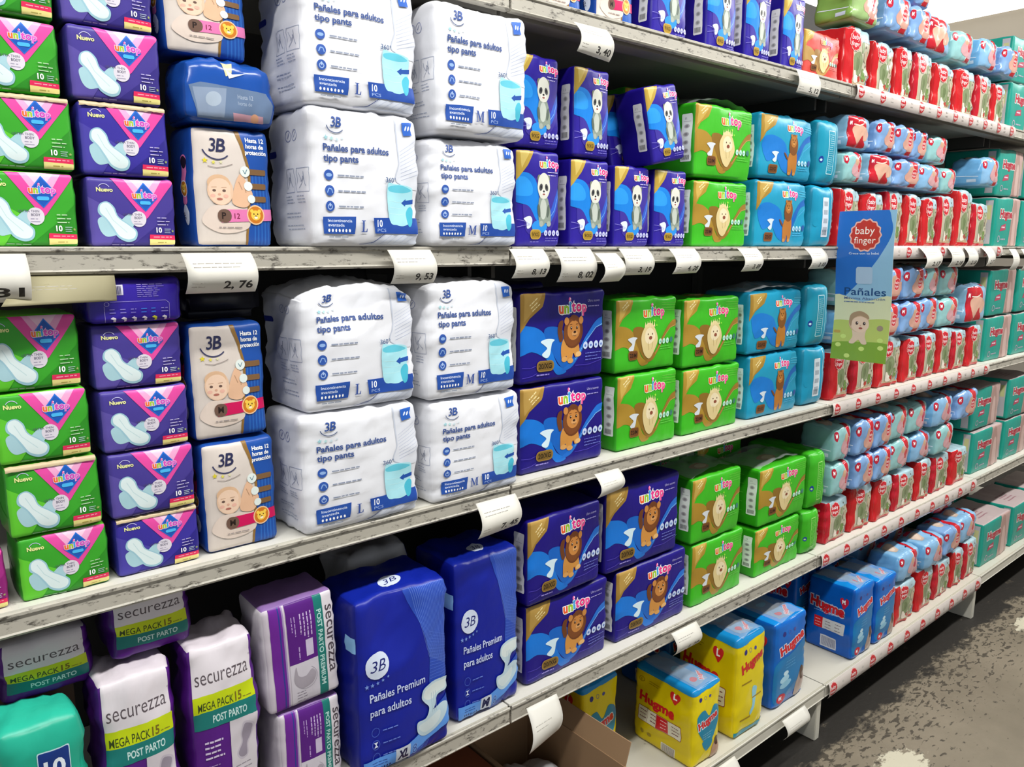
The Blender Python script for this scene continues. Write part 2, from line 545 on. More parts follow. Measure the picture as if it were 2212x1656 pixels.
def make_pad(key, body, dark, light, seed, fin=None):
    W, H, D = 10.5, 8.2, 9.0
    B = Body(W, H, D, r=.6, bulge=.3, wr=.07, seed=seed, step=.9)
    A = Art(W, H)
    A.poly([(0, 0), (0, H * .72), (W * .42, H * .42), (W * .2, 0)], light)
    A.poly([(W * .45, 0), (W, 0), (W, H * .6), (W * .75, H * .3)], dark)
    A.poly([(2.8, H), (10.5, H), (10.5, H - .3), (6.95, 3.5), (6.7, 3.35), (6.4, 3.5)], 0xe24a9f)
    A.poly([(4.3, H), (9.1, H), (6.7, 4.6)], 0xeda6cf)
    A.poly([(5.0, H), (8.3, H), (6.65, 6.2)], 0xf3c9df)
    A.text('Nuevo', 1.1, 6.5, .5, 0xf0f0a0, bold=.03, width=1.9)
    A.ring(2.0, 6.7, .75, .07, 0xc9c8ee, 8, 30, 150)
    # picture of a winged pad
    A.part('pad_picture')
    A.curve([(1.0, 3.2), (2.0, 3.6), (2.9, 2.6), (4.6, 3.9), (5.4, 3.2), (4.4, 1.6), (3.1, 1.4), (1.9, 1.2), (1.2, 1.9)], 0xa9cfd8)
    A.curve([(1.3, 5.0), (2.2, 5.35), (3.0, 4.7), (3.4, 3.6), (4.6, 2.7), (5.5, 1.9), (5.3, .9), (4.3, .6), (3.2, 1.1), (2.5, 2.2), (1.9, 3.2), (1.1, 4.0)], 0x9cc6d4)
    A.curve([(1.45, 4.95), (2.2, 5.2), (2.85, 4.6), (3.3, 3.5), (4.5, 2.6), (5.3, 1.85), (5.1, 1.1), (4.3, .9), (3.35, 1.3), (2.7, 2.3), (2.05, 3.3), (1.35, 4.1)], 0xdfeeee)
    A.line([(2.0, 4.6), (2.7, 3.2), (4.3, 1.7)], .08, 0xc2dcdf)
    A.part()
    A.ell(5.8, 3.35, .95, .95, 0xdcd6e0)
    A.text('ULTRA THIN', 4.0, 3.75, .28, 0x55506a, bold=.01, width=2.2)
    A.text('BODY', 5.3, 3.35, .3, 0x55506a, bold=.02, width=1.0)
    A.fine(5.2, 3.0, 1.1, 2, 0x9a93ab, .3, .09)
    A.part('brand_mark')
    A.poly([(6.75, 4.25), (8.35, 5.9), (6.75, 7.75), (5.15, 5.9)], 0x1a6fd0)
    A.poly([(6.75, 4.4), (8.2, 5.9), (6.75, 7.55), (5.3, 5.9)], 0x1c55b4)
    unitop(A, 5.25, 5.85, 3.0, 0xf2c6df, [0xf0702a, 0x9ccc2a, 0x2aa0e0, 0xd84ab8, 0xc84ab8, 0xd86ac8])
    A.rect(6.1, 5.1, 1.35, .42, 0x4ab4ec, .2)
    A.part()
    A.fine(8.1, 3.5, 1.9, 3, 0xb9d8b0 if 'green' in key else 0xc3bbe0, .42, .1)
    A.text('10', 7.9, 1.75, .62, 0xffffff, bold=.03)
    A.fine(8.95, 2.15, 1.0, 3, 0xb9c8d0, .22, .07)
    A.star(10.0, 1.95, .2, 0x9aa860)
    A.poly([(7.0, .95), (10.3, .85), (10.3, 1.4), (7.05, 1.5)], 0xe02a5a)
    A.poly([(7.0, .3), (10.3, .25), (10.3, .85), (7.0, .95)], 0xe9dc8c)
    A.fine(7.5, 1.15, 2.4, 1, 0xf4a8b8, .3, .1)
    A.fine(8.0, .5, 1.6, 1, 0xb0a050, .3, .1)
    A.fine(2.4, .3, 2.8, 1, 0x8fb090 if 'green' in key else 0x8a80b8, .3, .09)
    S = Art(D, H)
    S.poly([(0, 0), (D, 0), (D, H * .3), (0, H * .6)], dark)
    ex = seal_fin(fin, .55) if fin else None
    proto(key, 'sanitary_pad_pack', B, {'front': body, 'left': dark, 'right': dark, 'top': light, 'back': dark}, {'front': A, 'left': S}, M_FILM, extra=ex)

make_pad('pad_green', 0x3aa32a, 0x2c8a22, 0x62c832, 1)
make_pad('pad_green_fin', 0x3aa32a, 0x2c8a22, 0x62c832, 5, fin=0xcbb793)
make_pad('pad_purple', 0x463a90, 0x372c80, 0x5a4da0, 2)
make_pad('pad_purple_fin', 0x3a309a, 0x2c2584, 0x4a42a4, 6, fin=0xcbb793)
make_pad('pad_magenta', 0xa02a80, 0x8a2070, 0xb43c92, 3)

def make_pad_back():
    """pad pack tipped forward: printed back with barcode"""
    W, H, D = 11.0, 6.2, 9
    B = Body(W, H, D, r=.8, bulge=.4, wr=.16, seed=9, step=.9)
    A = Art(W, H)
    A.part('barcode_label')
    A.rect(1.6, 3.9, 2.4, 1.4, 0xd6d2e4)
    rnd = random.Random(4); x = 1.75
    while x < 3.8:
        w = .05 + .1 * rnd.random(); A.rect(x, 4.0, w, 1.1, 0x3a3560); x += w + .07
    A.part()
    A.fine(5.6, 5.2, 3.6, 7, 0x8a7cc8, .27, .08)
    A.ring(2.0, 2.7, .3, .06, 0xa89cd8, 12)
    A.line([(1.7, .4), (1.7, 2.4)], .05, 0xa89cd8); A.line([(2.4, 3.0), (9, 3.0), (9.4, 2.6), (9.4, .4)], .05, 0xa89cd8)
    for k in range(6):
        cx = 2.6 + 1.22 * k
        A.fine(cx - .35, 1.9, .9, 2, 0x8f84cc if k not in (3, 4) else 0x3a8ae0, .45, .1)
        A.poly([(cx - .3, .75), (cx, .95), (cx + .35, .75), (cx + .3, .35), (cx, .3), (cx + .05, .6)], 0xe8e0f0 if k != 4 else 0xd8d840)
    proto('pad_back', 'sanitary_pad_pack', B, {'front': 0x33209a, 'left': 0x2a1a80, 'top': 0x2a1a80}, {'front': A}, M_GLOSS)
make_pad_back()

def baby_face(A, x, z, r):
    A.curve([(x - r * 1.5, z - 2.4 * r), (x - r * .9, z - 1.3 * r), (x, z - 1.1 * r), (x + r * 1.1, z - 1.2 * r), (x + r * 2.1, z - 1.6 * r), (x + 2.1 * r, z - 2.8 * r), (x, z - 3.2 * r)], 0xe0cfc2)
    A.curve([(x + r * .9, z - .9 * r), (x + 1.2 * r, z + .5 * r), (x + 1.7 * r, z + 1.3 * r), (x + 2.2 * r, z + .6 * r), (x + 2.6 * r, z - .3 * r), (x + 2.0 * r, z - 1.2 * r)], 0xe3b795)
    A.line([(x + 1.5 * r, z + .7 * r), (x + 1.75 * r, z + .1 * r)], r * .07, 0xb98d6d)
    A.line([(x + 1.95 * r, z + .5 * r), (x + 2.05 * r, z - .1 * r)], r * .07, 0xb98d6d)
    A.ell(x, z, r * 1.02, r * 1.12, 0xe6c2a4)
    A.ell(x - .1 * r, z + .55 * r, .9 * r, .62 * r, 0xdcb591)
    A.ell(x - .05 * r, z + .15 * r, .86 * r, .75 * r, 0xecccb2)
    A.ell(x, z - .35 * r, .8 * r, .72 * r, 0xecccb2)
    for s in (-1, 1):
        A.ell(x + s * r * .38 - .1 * r, z - .02 * r, r * .14, r * .1, 0x6a5248)
        A.line([(x + s * r * .38 - .3 * r, z + .22 * r), (x + s * r * .38 + .1 * r, z + .24 * r)], r * .05, 0xc59f80)
        A.ell(x + s * r * .5 - .1 * r, z - .42 * r, r * .2, r * .14, 0xe8b4a0)
    A.ell(x - .1 * r, z - .3 * r, r * .12, r * .09, 0xd8a68c)
    A.ell(x - .1 * r, z - .65 * r, r * .24, r * .09, 0xb06a5c)

def make_3b_baby(key, letter, num, strip, seed, stripes=0x2a66b8):
    W, H, D = 11.0, 15.6, 8.0
    B = Body(W, H, D, r=.9, bulge=.5, wr=.13, seed=seed, step=1.0)
    A = Art(W, H)
    A.curve([(6.3, H + .5), (6.9, 12.6), (7.5, 10.0), (7.4, 7.0), (7.1, 4.0), (7.2, -.5), (W + 1, -.5), (W + 1, H + .5)], 0x8f6b34, 4)
    A.curve([(7.0, H + .5), (7.3, 12.8), (7.9, 10.0), (7.8, 7.0), (7.5, 4.0), (7.5, -.5), (W + 1, -.5), (W + 1, H + .5)], 0x1c4fa4, 4)
    for k in range(6): A.rect(8.1 + k * .52, .1, .2, H * .62, stripes)
    mark3b(A, 2.3, 12.4, 1.75, 0x2a2c50, 0x3a3c60)
    A.star(1.7, 11.2, .42, 0xe0d030); A.star(2.8, 11.0, .3, 0xe2da5a); A.star(3.8, 11.05, .28, 0xdedab0)
    A.line([(2.0, 10.5), (3.2, 10.3), (4.6, 10.6), (5.4, 10.9)], .07, 0x8a7c78)
    A.text('Hasta 12', 7.45, 13.9, .58, 0xffffff, bold=.03, width=2.7)
    A.text('horas de', 7.45, 13.1, .58, 0xffffff, bold=.03, width=2.6)
    A.text('protección', 7.3, 12.3, .58, 0xffffff, bold=.03, width=3.1)
    A.part('baby_picture'); baby_face(A, 3.5, 7.4, 1.75); A.part()
    for k, (zz, r) in enumerate(((10.0, .72), (8.1, .62), (6.4, .56))):
        A.rect(7.5 + .2 * k, zz - .38, 2.7 - .3 * k, .76, 0x7d5c3a, .2)
        A.ell(7.1 + .35 * k, zz, r, r, 0xe2ebe6)
        if k == 0: A.line([(6.8, 10.2), (7.1, 9.7), (7.4, 10.3)], .09, 0x2a6a80)
    A.part('size_strip')
    A.poly([(3.4, 3.2), (W, 3.6), (W, 5.1), (3.4, 4.9)], strip)
    A.rect(2.9, 3.2, 1.9, 1.75, 0x6f5548, .8)
    A.text(letter, 3.45, 3.7, .85, 0x2a1c18, bold=.03)
    A.text(num, 5.2, 3.75, .72, 0x7a1038 if num else 0x7a1038, bold=.01)
    A.part('animal_badge'); lion_head(A, 8.3, 4.3, 1.15, 0xd07a20, 0xf6cc50, 0xf2c89a); A.part()
    A.fine(3.0, 2.5, 4.0, 1, 0x9a8f8c, .4, .14)
    S = Art(D, H)
    S.part('side_ribbon')
    S.rect(D - 3.0, 5.5, 1.4, 6.5, strip, .6); S.ell(D - 2.3, 11.0, .75, .8, 0x2a2030)
    S.part(); lion_head(S, D - 2.3, 7.6, .95, 0xd07a20, 0xf6cc50, 0xe8e8f0)
    S.ell(D - 2.2, 4.2, .8, 1.35, 0xdce4ee); S.text('3B', D - 2.55, 3.6, .7, 0x2a2c50, rot=90)
    proto(key, 'baby_diaper_pack', B, {'front': 0xd8cdc4, 'left': 0x1a4698, 'right': 0x1a4698, 'top': 0x1c4a9c, 'back': 0x1a4698, 'bottom': 0x1a4698}, {'front': A, 'left': S}, M_FILM)
make_3b_baby('b3_p', 'P', '12', 0xe27ab0, 11)
make_3b_baby('b3_m', 'M', '', 0xcf1258, 12)

def make_3b_folded():
    """a pack lying on its back: see-through band across the gathered top"""
    W, H, D = 12.6, 7.0, 9.0
    B = Body(W, H, D, r=1.2, bulge=.6, wr=.3, seed=17, step=.8)
    A = Art(W, H)
    A.part('see_through_band')
    A.poly([(.6, 3.9), (2.0, 4.3), (11.3, 3.9), (12.4, 2.6), (11.8, .5), (1.4, .6)], 0x6a7f9e)
    A.poly([(1.0, 3.7), (5.5, 3.9), (5.0, .8), (1.5, .8)], 0x8c9cb4)
    A.ell(3.6, 2.6, 1.1, .8, 0xaab8c8, 12)
    A.text('Hasta 12', 7.0, 2.9, .5, 0xb8c4d4, width=2.2)
    A.text('horas de', 7.0, 2.2, .45, 0xa8b6ca, width=2.0)
    A.part()
    A.poly([(6.2, 1.3), (10.6, 1.2), (10.7, .4), (6.4, .5)], 0xc89aa8); A.ell(9.4, .9, .55, .5, 0xd8a080)
    A.poly([(5.0, 6.9), (6.6, 6.7), (6.3, 5.6), (5.5, 5.2)], 0xd8d0a0)
    A.poly([(5.6, 5.9), (5.9, 5.0), (8.4, 5.8), (6.4, 5.5)], 0xdde6f2)
    proto('b3_folded', 'baby_diaper_pack', B, {'front': 0x1c4fa4, 'left': 0x16418c, 'top': 0x1c4fa4}, {'front': A}, M_GLOSS)
make_3b_folded()

def pants_pic(A, x, z, w, h):
    A.part('product_picture')
    A.curve([(x, z + h * .95), (x + w * .3, z + h), (x + w * .85, z + h * .96), (x + w, z + h * .86), (x + w * .97, z + h * .5), (x + w * 1.0, z + h * .28), (x + w * .9, z + .02 * h), (x + w * .78, z + h * .04), (x + w * .6, z + h * .0), (x + w * .35, z + h * .02), (x + w * .05, z + h * .14)], 0xa8e0ea)
    A.curve([(x + w * .05, z + h * .93), (x + w * .5, z + h * .98), (x + w * .95, z + h * .87), (x + w * .6, z + h * .80), (x + w * .1, z + h * .82)], 0x62c4d8)
    A.curve([(x + w * .8, z + h * .02), (x + w * .72, z + h * .3), (x + w * .86, z + h * .46), (x + w * 1.0, z + h * .42), (x + w * .98, z + h * .15), (x + w * .92, z)], 0x48b8d0)
    for k in range(3): A.line([(x + w * .05, z + h * (.3 + .15 * k)), (x + w * .45, z + h * (.27 + .15 * k)), (x + w * .7, z + h * (.3 + .15 * k))], .06, 0xc6eef2)
    A.poly([(x + w * .55, z + h * .56), (x + w * .72, z + h * .66), (x + w * .72, z + h * .62), (x + w * 1.02, z + h * .66), (x + w * 1.02, z + h * .55), (x + w * .72, z + h * .52), (x + w * .7, z + h * .48)], 0x1c50a8)
    A.part()

def make_pants(key, letter, seed, **kw):
    W, H, D = 19.0, 18.6, 13.0
    B = Body(W, H, D, r=1.15, bulge=.6, wr=.24, seed=seed, step=.8, **kw)
    A = Art(W, H)
    A.curve([(14.8, H + .5), (14.6, 15.5), (14.9, 12.0), (14.5, 9.3), (W + 1, 9.0), (W + 1, H + .5)], 0xc4cad8, 4)
    A.curve([(15.0, H + .5), (14.85, 15.5), (15.1, 12.0), (14.7, 9.3), (W + 1, 9.0), (W + 1, H + .5)], 0xdcdfe7, 4)
    for k in range(9): A.line([(15.2 + .02 * k, 13.6 - .5 * k), (18.8, 15.6 - .62 * k)], .045, 0xaab4d0)
    A.curve([(8.2, -.5), (11.0, .8), (12.6, 2.4), (W + 1, 2.2), (W + 1, -.5)], 0xd3d9e6, 4)
    for k in range(6): A.line([(9.6 + k * 1.2, .2), (12.4 + k * 1.2, 1.8)], .05, 0xb4bfd8)
    A.line([(8.0, .1), (10.4, .7), (12.2, 2.0)], .09, 0x4a5a96)
    A.part('brand_mark'); A.lay += 1
    mark3b(A, 3.4, 16.2, 1.35, 0x2b4c94, 0x5a688c)
    for k in range(4): A.star(2.7 + k * .85, 14.75 - .1 * (k % 3), .38 - .05 * k, (0x9ed0d8, 0xb4dcdc, 0xc6dce4, 0xd2dfe6)[k])
    A.part()
    A.text('Pañales para adultos', 2.2, 13.0, .95, 0x39528f, bold=.026, width=11.0)
    A.text('tipo pants', 2.2, 11.6, .95, 0x39528f, bold=.026, width=5.5)
    for k in range(3):
        zz = 9.75 - 2.1 * k
        A.ell(2.9, zz, .72, .72, 0x2c55a8)
        if k == 0: A.ell(2.95, zz, .45, .25, 0x8fb0e0)
        elif k == 1: A.line([(2.5, zz - .3), (2.8, zz + .3), (3.2, zz + .2), (3.35, zz - .3)], .14, 0x8fb0e0)
        else: A.ring(2.9, zz - .08, .4, .12, 0xa8c0e8, 10); A.ell(2.9, zz + .2, .14, .26, 0xa8c0e8)
        A.fine(4.3, zz - .1, 4.6, 1, 0x8f98ac, .4, .2, .2)
    A.poly([(1.8, 1.8), (6.9, 1.8), (7.1, 4.2), (1.7, 4.1)], 0x2350a6)
    A.text('Incontinencia', 2.5, 3.4, .42, 0xdfe8f8, bold=.01, width=3.9)
    A.text('avanzada', 2.5, 2.8, .42, 0xdfe8f8, bold=.01, width=2.6)
    for k in range(7): A.ell(2.6 + .56 * k, 2.25, .15, .22, 0xffffff)
    A.fine(2.6, 1.3, 3.8, 1, 0x9aa4b4, .3, .16)
    A.serif(letter, 8.0 if letter == 'L' else 7.7, 2.1, 1.6, 0x3a56a0)
    A.poly([(10.4, 1.9), (18.5, 1.9), (18.4, 4.2), (10.1, 4.1)], 0x1f4ba4)
    A.text('10', 10.8, 2.85, 1.0, 0xf4f8ff, bold=.02, narrow=.8)
    A.text('PCS', 10.8, 2.15, .45, 0xa8c0ea, bold=.0, width=1.5)
    A.text("360°", 12.4, 9.2, .7, 0x3b5a86, bold=.01, width=1.9)
    pants_pic(A, 12.7, 3.0, 4.8, 6.0)
    A.part('flag_mark')
    A.poly([(15.6, 17.7), (17.7, 17.9), (17.3, 17.0), (17.6, 16.1), (15.9, 15.9)], 0x2360c0)
    for k in range(2): A.ell(16.4 + .5 * k, 17.0, .14, .35, 0xe8f0ff, -15)
    A.part()
    S = Art(D, H)
    for k in range(2):
        S.ring(D - 5.5 + 1.9 * k, 15.2, .8, .1, 0x8790b8, 14); S.line([(D - 5.7 + 1.9 * k, 14.9), (D - 5.2 + 1.9 * k, 15.6)], .12, 0x8790b8)
    for k in range(2):
        x0 = D - 6.5 + 3.4 * k
        S.line([(x0, 7.5), (x0 + 2.8, 7.5), (x0 + 2.8, 10.7), (x0, 10.7), (x0, 7.5)], .07, 0x9aa2b8)
        S.line([(x0 + .5, 10.1), (x0 + 1.2, 8.8), (x0 + 1.5, 9.6), (x0 + 2.2, 8.2)], .08, 0x8a92aa)
        S.line([(x0 + .7, 8.0), (x0 + 1.4, 8.6), (x0 + 1.9, 10.2)], .07, 0x8a92aa)
        S.fine(x0 + .1, 6.9, 2.6, 3, 0xa0a8bc, .42, .1)
    S.fine(D - 6.5, 4.6, 5.6, 2, 0xa0a8bc, .5, .12); S.fine(D - 6.5, 2.9, 5.2, 2, 0xa0a8bc, .5, .12)
    S.rect(.3, 12.6, 3.4, .9, 0x1c2f94, .4)
    w = 0xe6e7ec
    proto(key, 'adult_diaper_pack', B, {'front': w, 'left': 0xe0e1e6}, {'front': A, 'left': S}, M_MATTE)
make_pants('pants_L', 'L', 21)
make_pants('pants_L_shoulder', 'L', 24, shoulder=2.2, dent=1.2)
make_pants('pants_M', 'M', 22)
make_pants('pants_M2', 'M', 26, shoulder=.8, dent=.7)

def swoosh_bits(A, W, H, c1, c2, z):
    A.curve([(-.6, z + H * .30), (W * .16, z + H * .36), (W * .30, z + H * .2), (W * .40, z + H * .06), (W * .5, z - H * .05), (W * .42, z - .12 * H), (W * .30, z), (W * .14, z + .02 * H), (-.6, z + .03 * H)], c1)

def make_panda(key, seed):
    W, H, D = 10.8, 15.6, 8.0
    B = Body(W, H, D, r=.7, bulge=.45, wr=.13, seed=seed, step=1.0)
    A = Art(W, H)
    A.curve([(2.2, 2.6), (7.4, 2.2), (10.0, 5.2), (11.6, 9.2), (11.6, 12.0), (6.6, 11.4), (2.0, 10.2)], 0x3c2f98)
    A.curve([(-.4, 11.4), (2.2, 12.0), (4.4, 10.8), (5.2, 8.0), (5.4, 4.6), (4.6, 4.4), (2.8, 6.6), (-.4, 7.6)], 0x1480dc)
    A.curve([(-.4, 10.8), (1.8, 11.3), (3.4, 10.2), (3.6, 8.6), (1.8, 8.2), (-.4, 8.6)], 0x2a98ec)
    A.curve([(5.0, 3.2), (6.0, 3.0), (8.4, 4.2), (10.2, 7.0), (11.2, 10.0), (11.2, 11.2), (9.6, 8.4), (7.8, 5.6), (5.6, 5.2)], 0x2e58c4)
    A.line([(7.4, 4.2), (9.4, 6.2), (10.3, 8.6), (10.7, 10.6)], .1, 0x7ab4f0)
    A.poly([(0, H), (4.3, H), (2.6, 13.2), (0, 10.6)], 0xb8993c)
    A.poly([(.9, H), (3.4, H), (1.2, 12.6)], 0xd0b862)
    A.part('brand_mark'); unitop(A, 5.4, 13.0, 5.0); A.part()
    A.fine(7.4, 12.2, 2.8, 2, 0xc8c0ee, .5, .14)
    A.curve([(1.6, 4.6), (3.0, 5.0), (3.6, 4.4), (3.2, 3.2), (2.4, 3.0), (2.2, 4.0)], 0xdfe8f4)
    A.ell(5.4, 3.3, 1.9, 1.1, 0x2a90e4)
    A.part('animal_picture')
    for s in (-1, 1): A.ell(6.4 + 1.15 * s, 11.2, .5, .6, 0x7a806c)
    A.curve([(5.4, 3.6), (5.0, 6.0), (5.4, 8.2), (7.2, 8.2), (8.0, 6.2), (8.2, 4.2), (7.6, 3.4), (7.0, 4.0), (6.2, 3.4)], 0x8d998c)
    A.ell(6.3, 6.2, .85, 1.7, 0xbfc6bc)
    A.ell(5.2, 5.9, .35, 1.1, 0x5a665c, 10); A.ell(7.5, 5.9, .35, 1.1, 0x5a665c, -10)
    A.ell(5.8, 3.8, .5, .5, 0xa8b0a4); A.ell(7.7, 3.8, .55, .45, 0xa8b0a4)
    A.curve([(4.8, 9.6), (5.2, 11.4), (6.4, 12.1), (7.6, 11.4), (8.0, 9.6), (7.3, 8.2), (6.3, 7.9), (5.4, 8.2)], 0xdcdccf)
    for s in (-1, 1):
        A.ell(6.35 + .72 * s, 9.75, .42, .6, 0x4a4a4c, 20 * s); A.ell(6.35 + .68 * s, 9.8, .2, .26, 0x15151a)
    A.ell(6.35, 8.85, .75, .5, 0xece9df); A.ell(6.35, 9.1, .26, .18, 0x2a2a2c); A.ell(6.35, 8.62, .34, .15, 0x9a5a52)
    A.part('size_badge')
    A.rect(3.1, 1.25, 2.7, 1.6, 0xc0a040, .7); A.rect(3.25, 1.4, 2.4, 1.3, 0xa8852c, .6)
    A.text('9/XG', 3.5, 1.75, .62, 0x3a2c08, bold=.02, width=1.9)
    A.part()
    small_icons(A, 7.0, 2.3, .48, 1.05, 4, 0xc9cdf0, 0x8a90cc)
    A.fine(7.0, 1.4, 3.2, 2, 0x8a84cc, .42, .1); A.fine(3.1, .8, 2.8, 1, 0x8a84cc, .3, .1)
    A.line([(.2, 4.4), (1.6, 4.2), (3.0, 3.7)], .06, 0x9a94d8); A.line([(.2, 3.2), (1.6, 3.5), (3.0, 3.6)], .06, 0x9a94d8)
    S = Art(D, H); barcode_panel(S, D - 3.1, 3.0, 2.1, 9.6)
    proto(key, 'baby_diaper_pack', B, {'front': 0x2a1a92, 'left': 0x1e1182, 'top': 0x1e1182}, {'front': A, 'left': S}, M_FILM)
make_panda('panda_a', 31); make_panda('panda_b', 33)

def big_bg(A, W, H, c):
    """three flowing folds of the large packs"""
    A.curve([(-.8, H * .62), (W * .14, H * .63), (W * .26, H * .54), (W * .32, H * .4), (W * .40, H * .2), (W * .52, H * .10), (W * .40, H * .08), (W * .28, H * .26), (W * .12, H * .36), (-.8, H * .33)], c[0])
    A.curve([(W * .25, H * .56), (W * .36, H * .62), (W * .50, H * .52), (W * .60, H * .24), (W * .52, H * .12), (W * .40, H * .22)], c[1])
    A.curve([(W * .46, H * .12), (W * .58, H * .14), (W * .72, H * .34), (W * .86, H * .55), (W * 1.04, H * .6), (W * 1.04, H * .68), (W * .9, H * .66), (W * .76, H * .5), (W * .62, H * .26)], c[2])
    A.line([(W * .62, H * .22), (W * .76, H * .44), (W * .88, H * .57), (W * 1.0, H * .61)], .12, c[3])

def diaper_icon(A, x, z, s, c):
    A.curve([(x, z + s), (x + s * .9, z + s * 1.25), (x + s * 2, z + s * 1.1), (x + s * 1.6, z + s * .7), (x + s * 1.3, z - s * .5), (x + s * .8, z - s * .8), (x + s * .2, z - s * .4), (x + s * .9, z + s * .2), (x + s * .5, z + s * .6)], c)

def make_lion(key, seed):
    W, H, D = 22.6, 16.6, 11.0
    B = Body(W, H, D, r=.9, bulge=.5, wr=.14, seed=seed, step=1.15)
    A = Art(W, H)
    big_bg(A, W, H, (0x1276d6, 0x0f62c0, 0x1a6ccc, 0x8cc4f4))
    A.poly([(0, H), (6.4, H), (5.2, H - 2.6), (2.2, H - 4.6), (0, H - 7.2)], 0xa07c34)
    A.poly([(.9, H - .2), (5.6, H - .2), (3.0, H - 3.4), (.9, H - 5.2)], 0xb39048)
    A.fine(2.2, H - 2.4, 2.4, 3, 0xe8d8a0, .6, .2, .2, 35)
    A.part('brand_mark'); unitop(A, 9.4, 12.6, 7.6); A.part()
    A.text('Ultra suaves', 17.4, 14.4, .5, 0xb8b2e6, width=3.4); A.fine(17.4, 13.5, 3.6, 1, 0xa8a0e0, .6, .18)
    diaper_icon(A, 4.8, 6.0, 1.7, 0xd6ecf4)
    A.part('animal_picture')
    A.curve([(9.6, 7.4), (9.0, 9.4), (9.4, 11.0), (10.4, 11.2), (10.2, 9.6), (10.4, 7.8)], 0x6a3a1c)
    A.curve([(10.2, 3.9), (10.0, 6.6), (11.2, 8.2), (14.0, 8.0), (15.0, 6.0), (15.0, 4.4), (14.0, 4.2), (13.4, 5.0), (12.8, 3.6), (11.6, 3.7), (11.4, 4.6)], 0xcf8f42)
    A.ell(10.9, 4.0, .85, .5, 0xd9a05a); A.ell(12.6, 3.6, .8, .5, 0xd9a05a); A.ell(14.8, 4.7, .8, .5, 0xe8b878)
    A.ell(13.2, 9.0, 2.7, 3.1, 0x6d3a1a, -6); A.ell(13.0, 8.9, 2.35, 2.6, 0x7c451f)
    for s in (-1, 1): A.ell(13.3 + 2.0 * s, 11.1, .62, .72, 0xc88642)
    A.ell(13.3, 9.3, 1.75, 1.85, 0xc98540)
    A.curve([(11.7, 10.4), (12.3, 11.6), (13.3, 11.0), (14.3, 11.6), (14.9, 10.4), (14.2, 11.9), (12.6, 12.1)], 0x6d3a1a)
    for s in (-1, 1):
        A.ell(13.4 + .78 * s, 9.75, .24, .32, 0x2a1408); A.ell(13.46 + .78 * s, 9.85, .08, .1, 0xffffff)
        A.line([(13.0 + .85 * s, 10.4), (13.7 + .85 * s, 10.45)], .12, 0x6d3a1a)
    A.ell(13.6, 8.7, .8, .55, 0xdca265); A.ell(13.6, 8.95, .38, .24, 0x3a1c0c); A.line([(13.2, 8.35), (13.7, 8.2), (14.1, 8.4)], .09, 0x5a2c14)
    A.part('size_badge')
    A.rect(3.8, 2.2, 4.3, 2.0, 0x9a7a34, .9); A.rect(4.0, 2.4, 3.9, 1.6, 0x7c5f28, .75)
    A.text('20/XG', 4.3, 2.75, .95, 0x2a1e08, bold=.03, width=3.2)
    A.part()
    A.fine(3.8, 1.5, 4.4, 1, 0x9a8ed8, .3, .24)
    small_icons(A, 16.7, 6.2, .72, 1.55, 4, 0xc9d8f4, 0x5a78c0)
    A.fine(16.7, 4.6, 5.0, 3, 0x7a88d4, .62, .13)
    A.line([(.4, 3.2), (2.4, 3.1), (3.6, 3.4)], .08, 0x5a4ac0); A.line([(.4, 1.4), (2.6, 1.6), (3.8, 2.0)], .08, 0x5a4ac0)
    A.line([(14.0, 2.6), (18.0, 2.5), (22.2, 3.2)], .08, 0x5a4ac0)
    S = Art(D, H); barcode_panel(S, D - 3.6, 2.6, 2.7, 11.5, 3)
    proto(key, 'baby_diaper_pack', B, {'front': 0x1a0c7c, 'left': 0x140868, 'top': 0x160a70}, {'front': A, 'left': S}, M_FILM)
make_lion('lion_a', 41); make_lion('lion_b', 43)

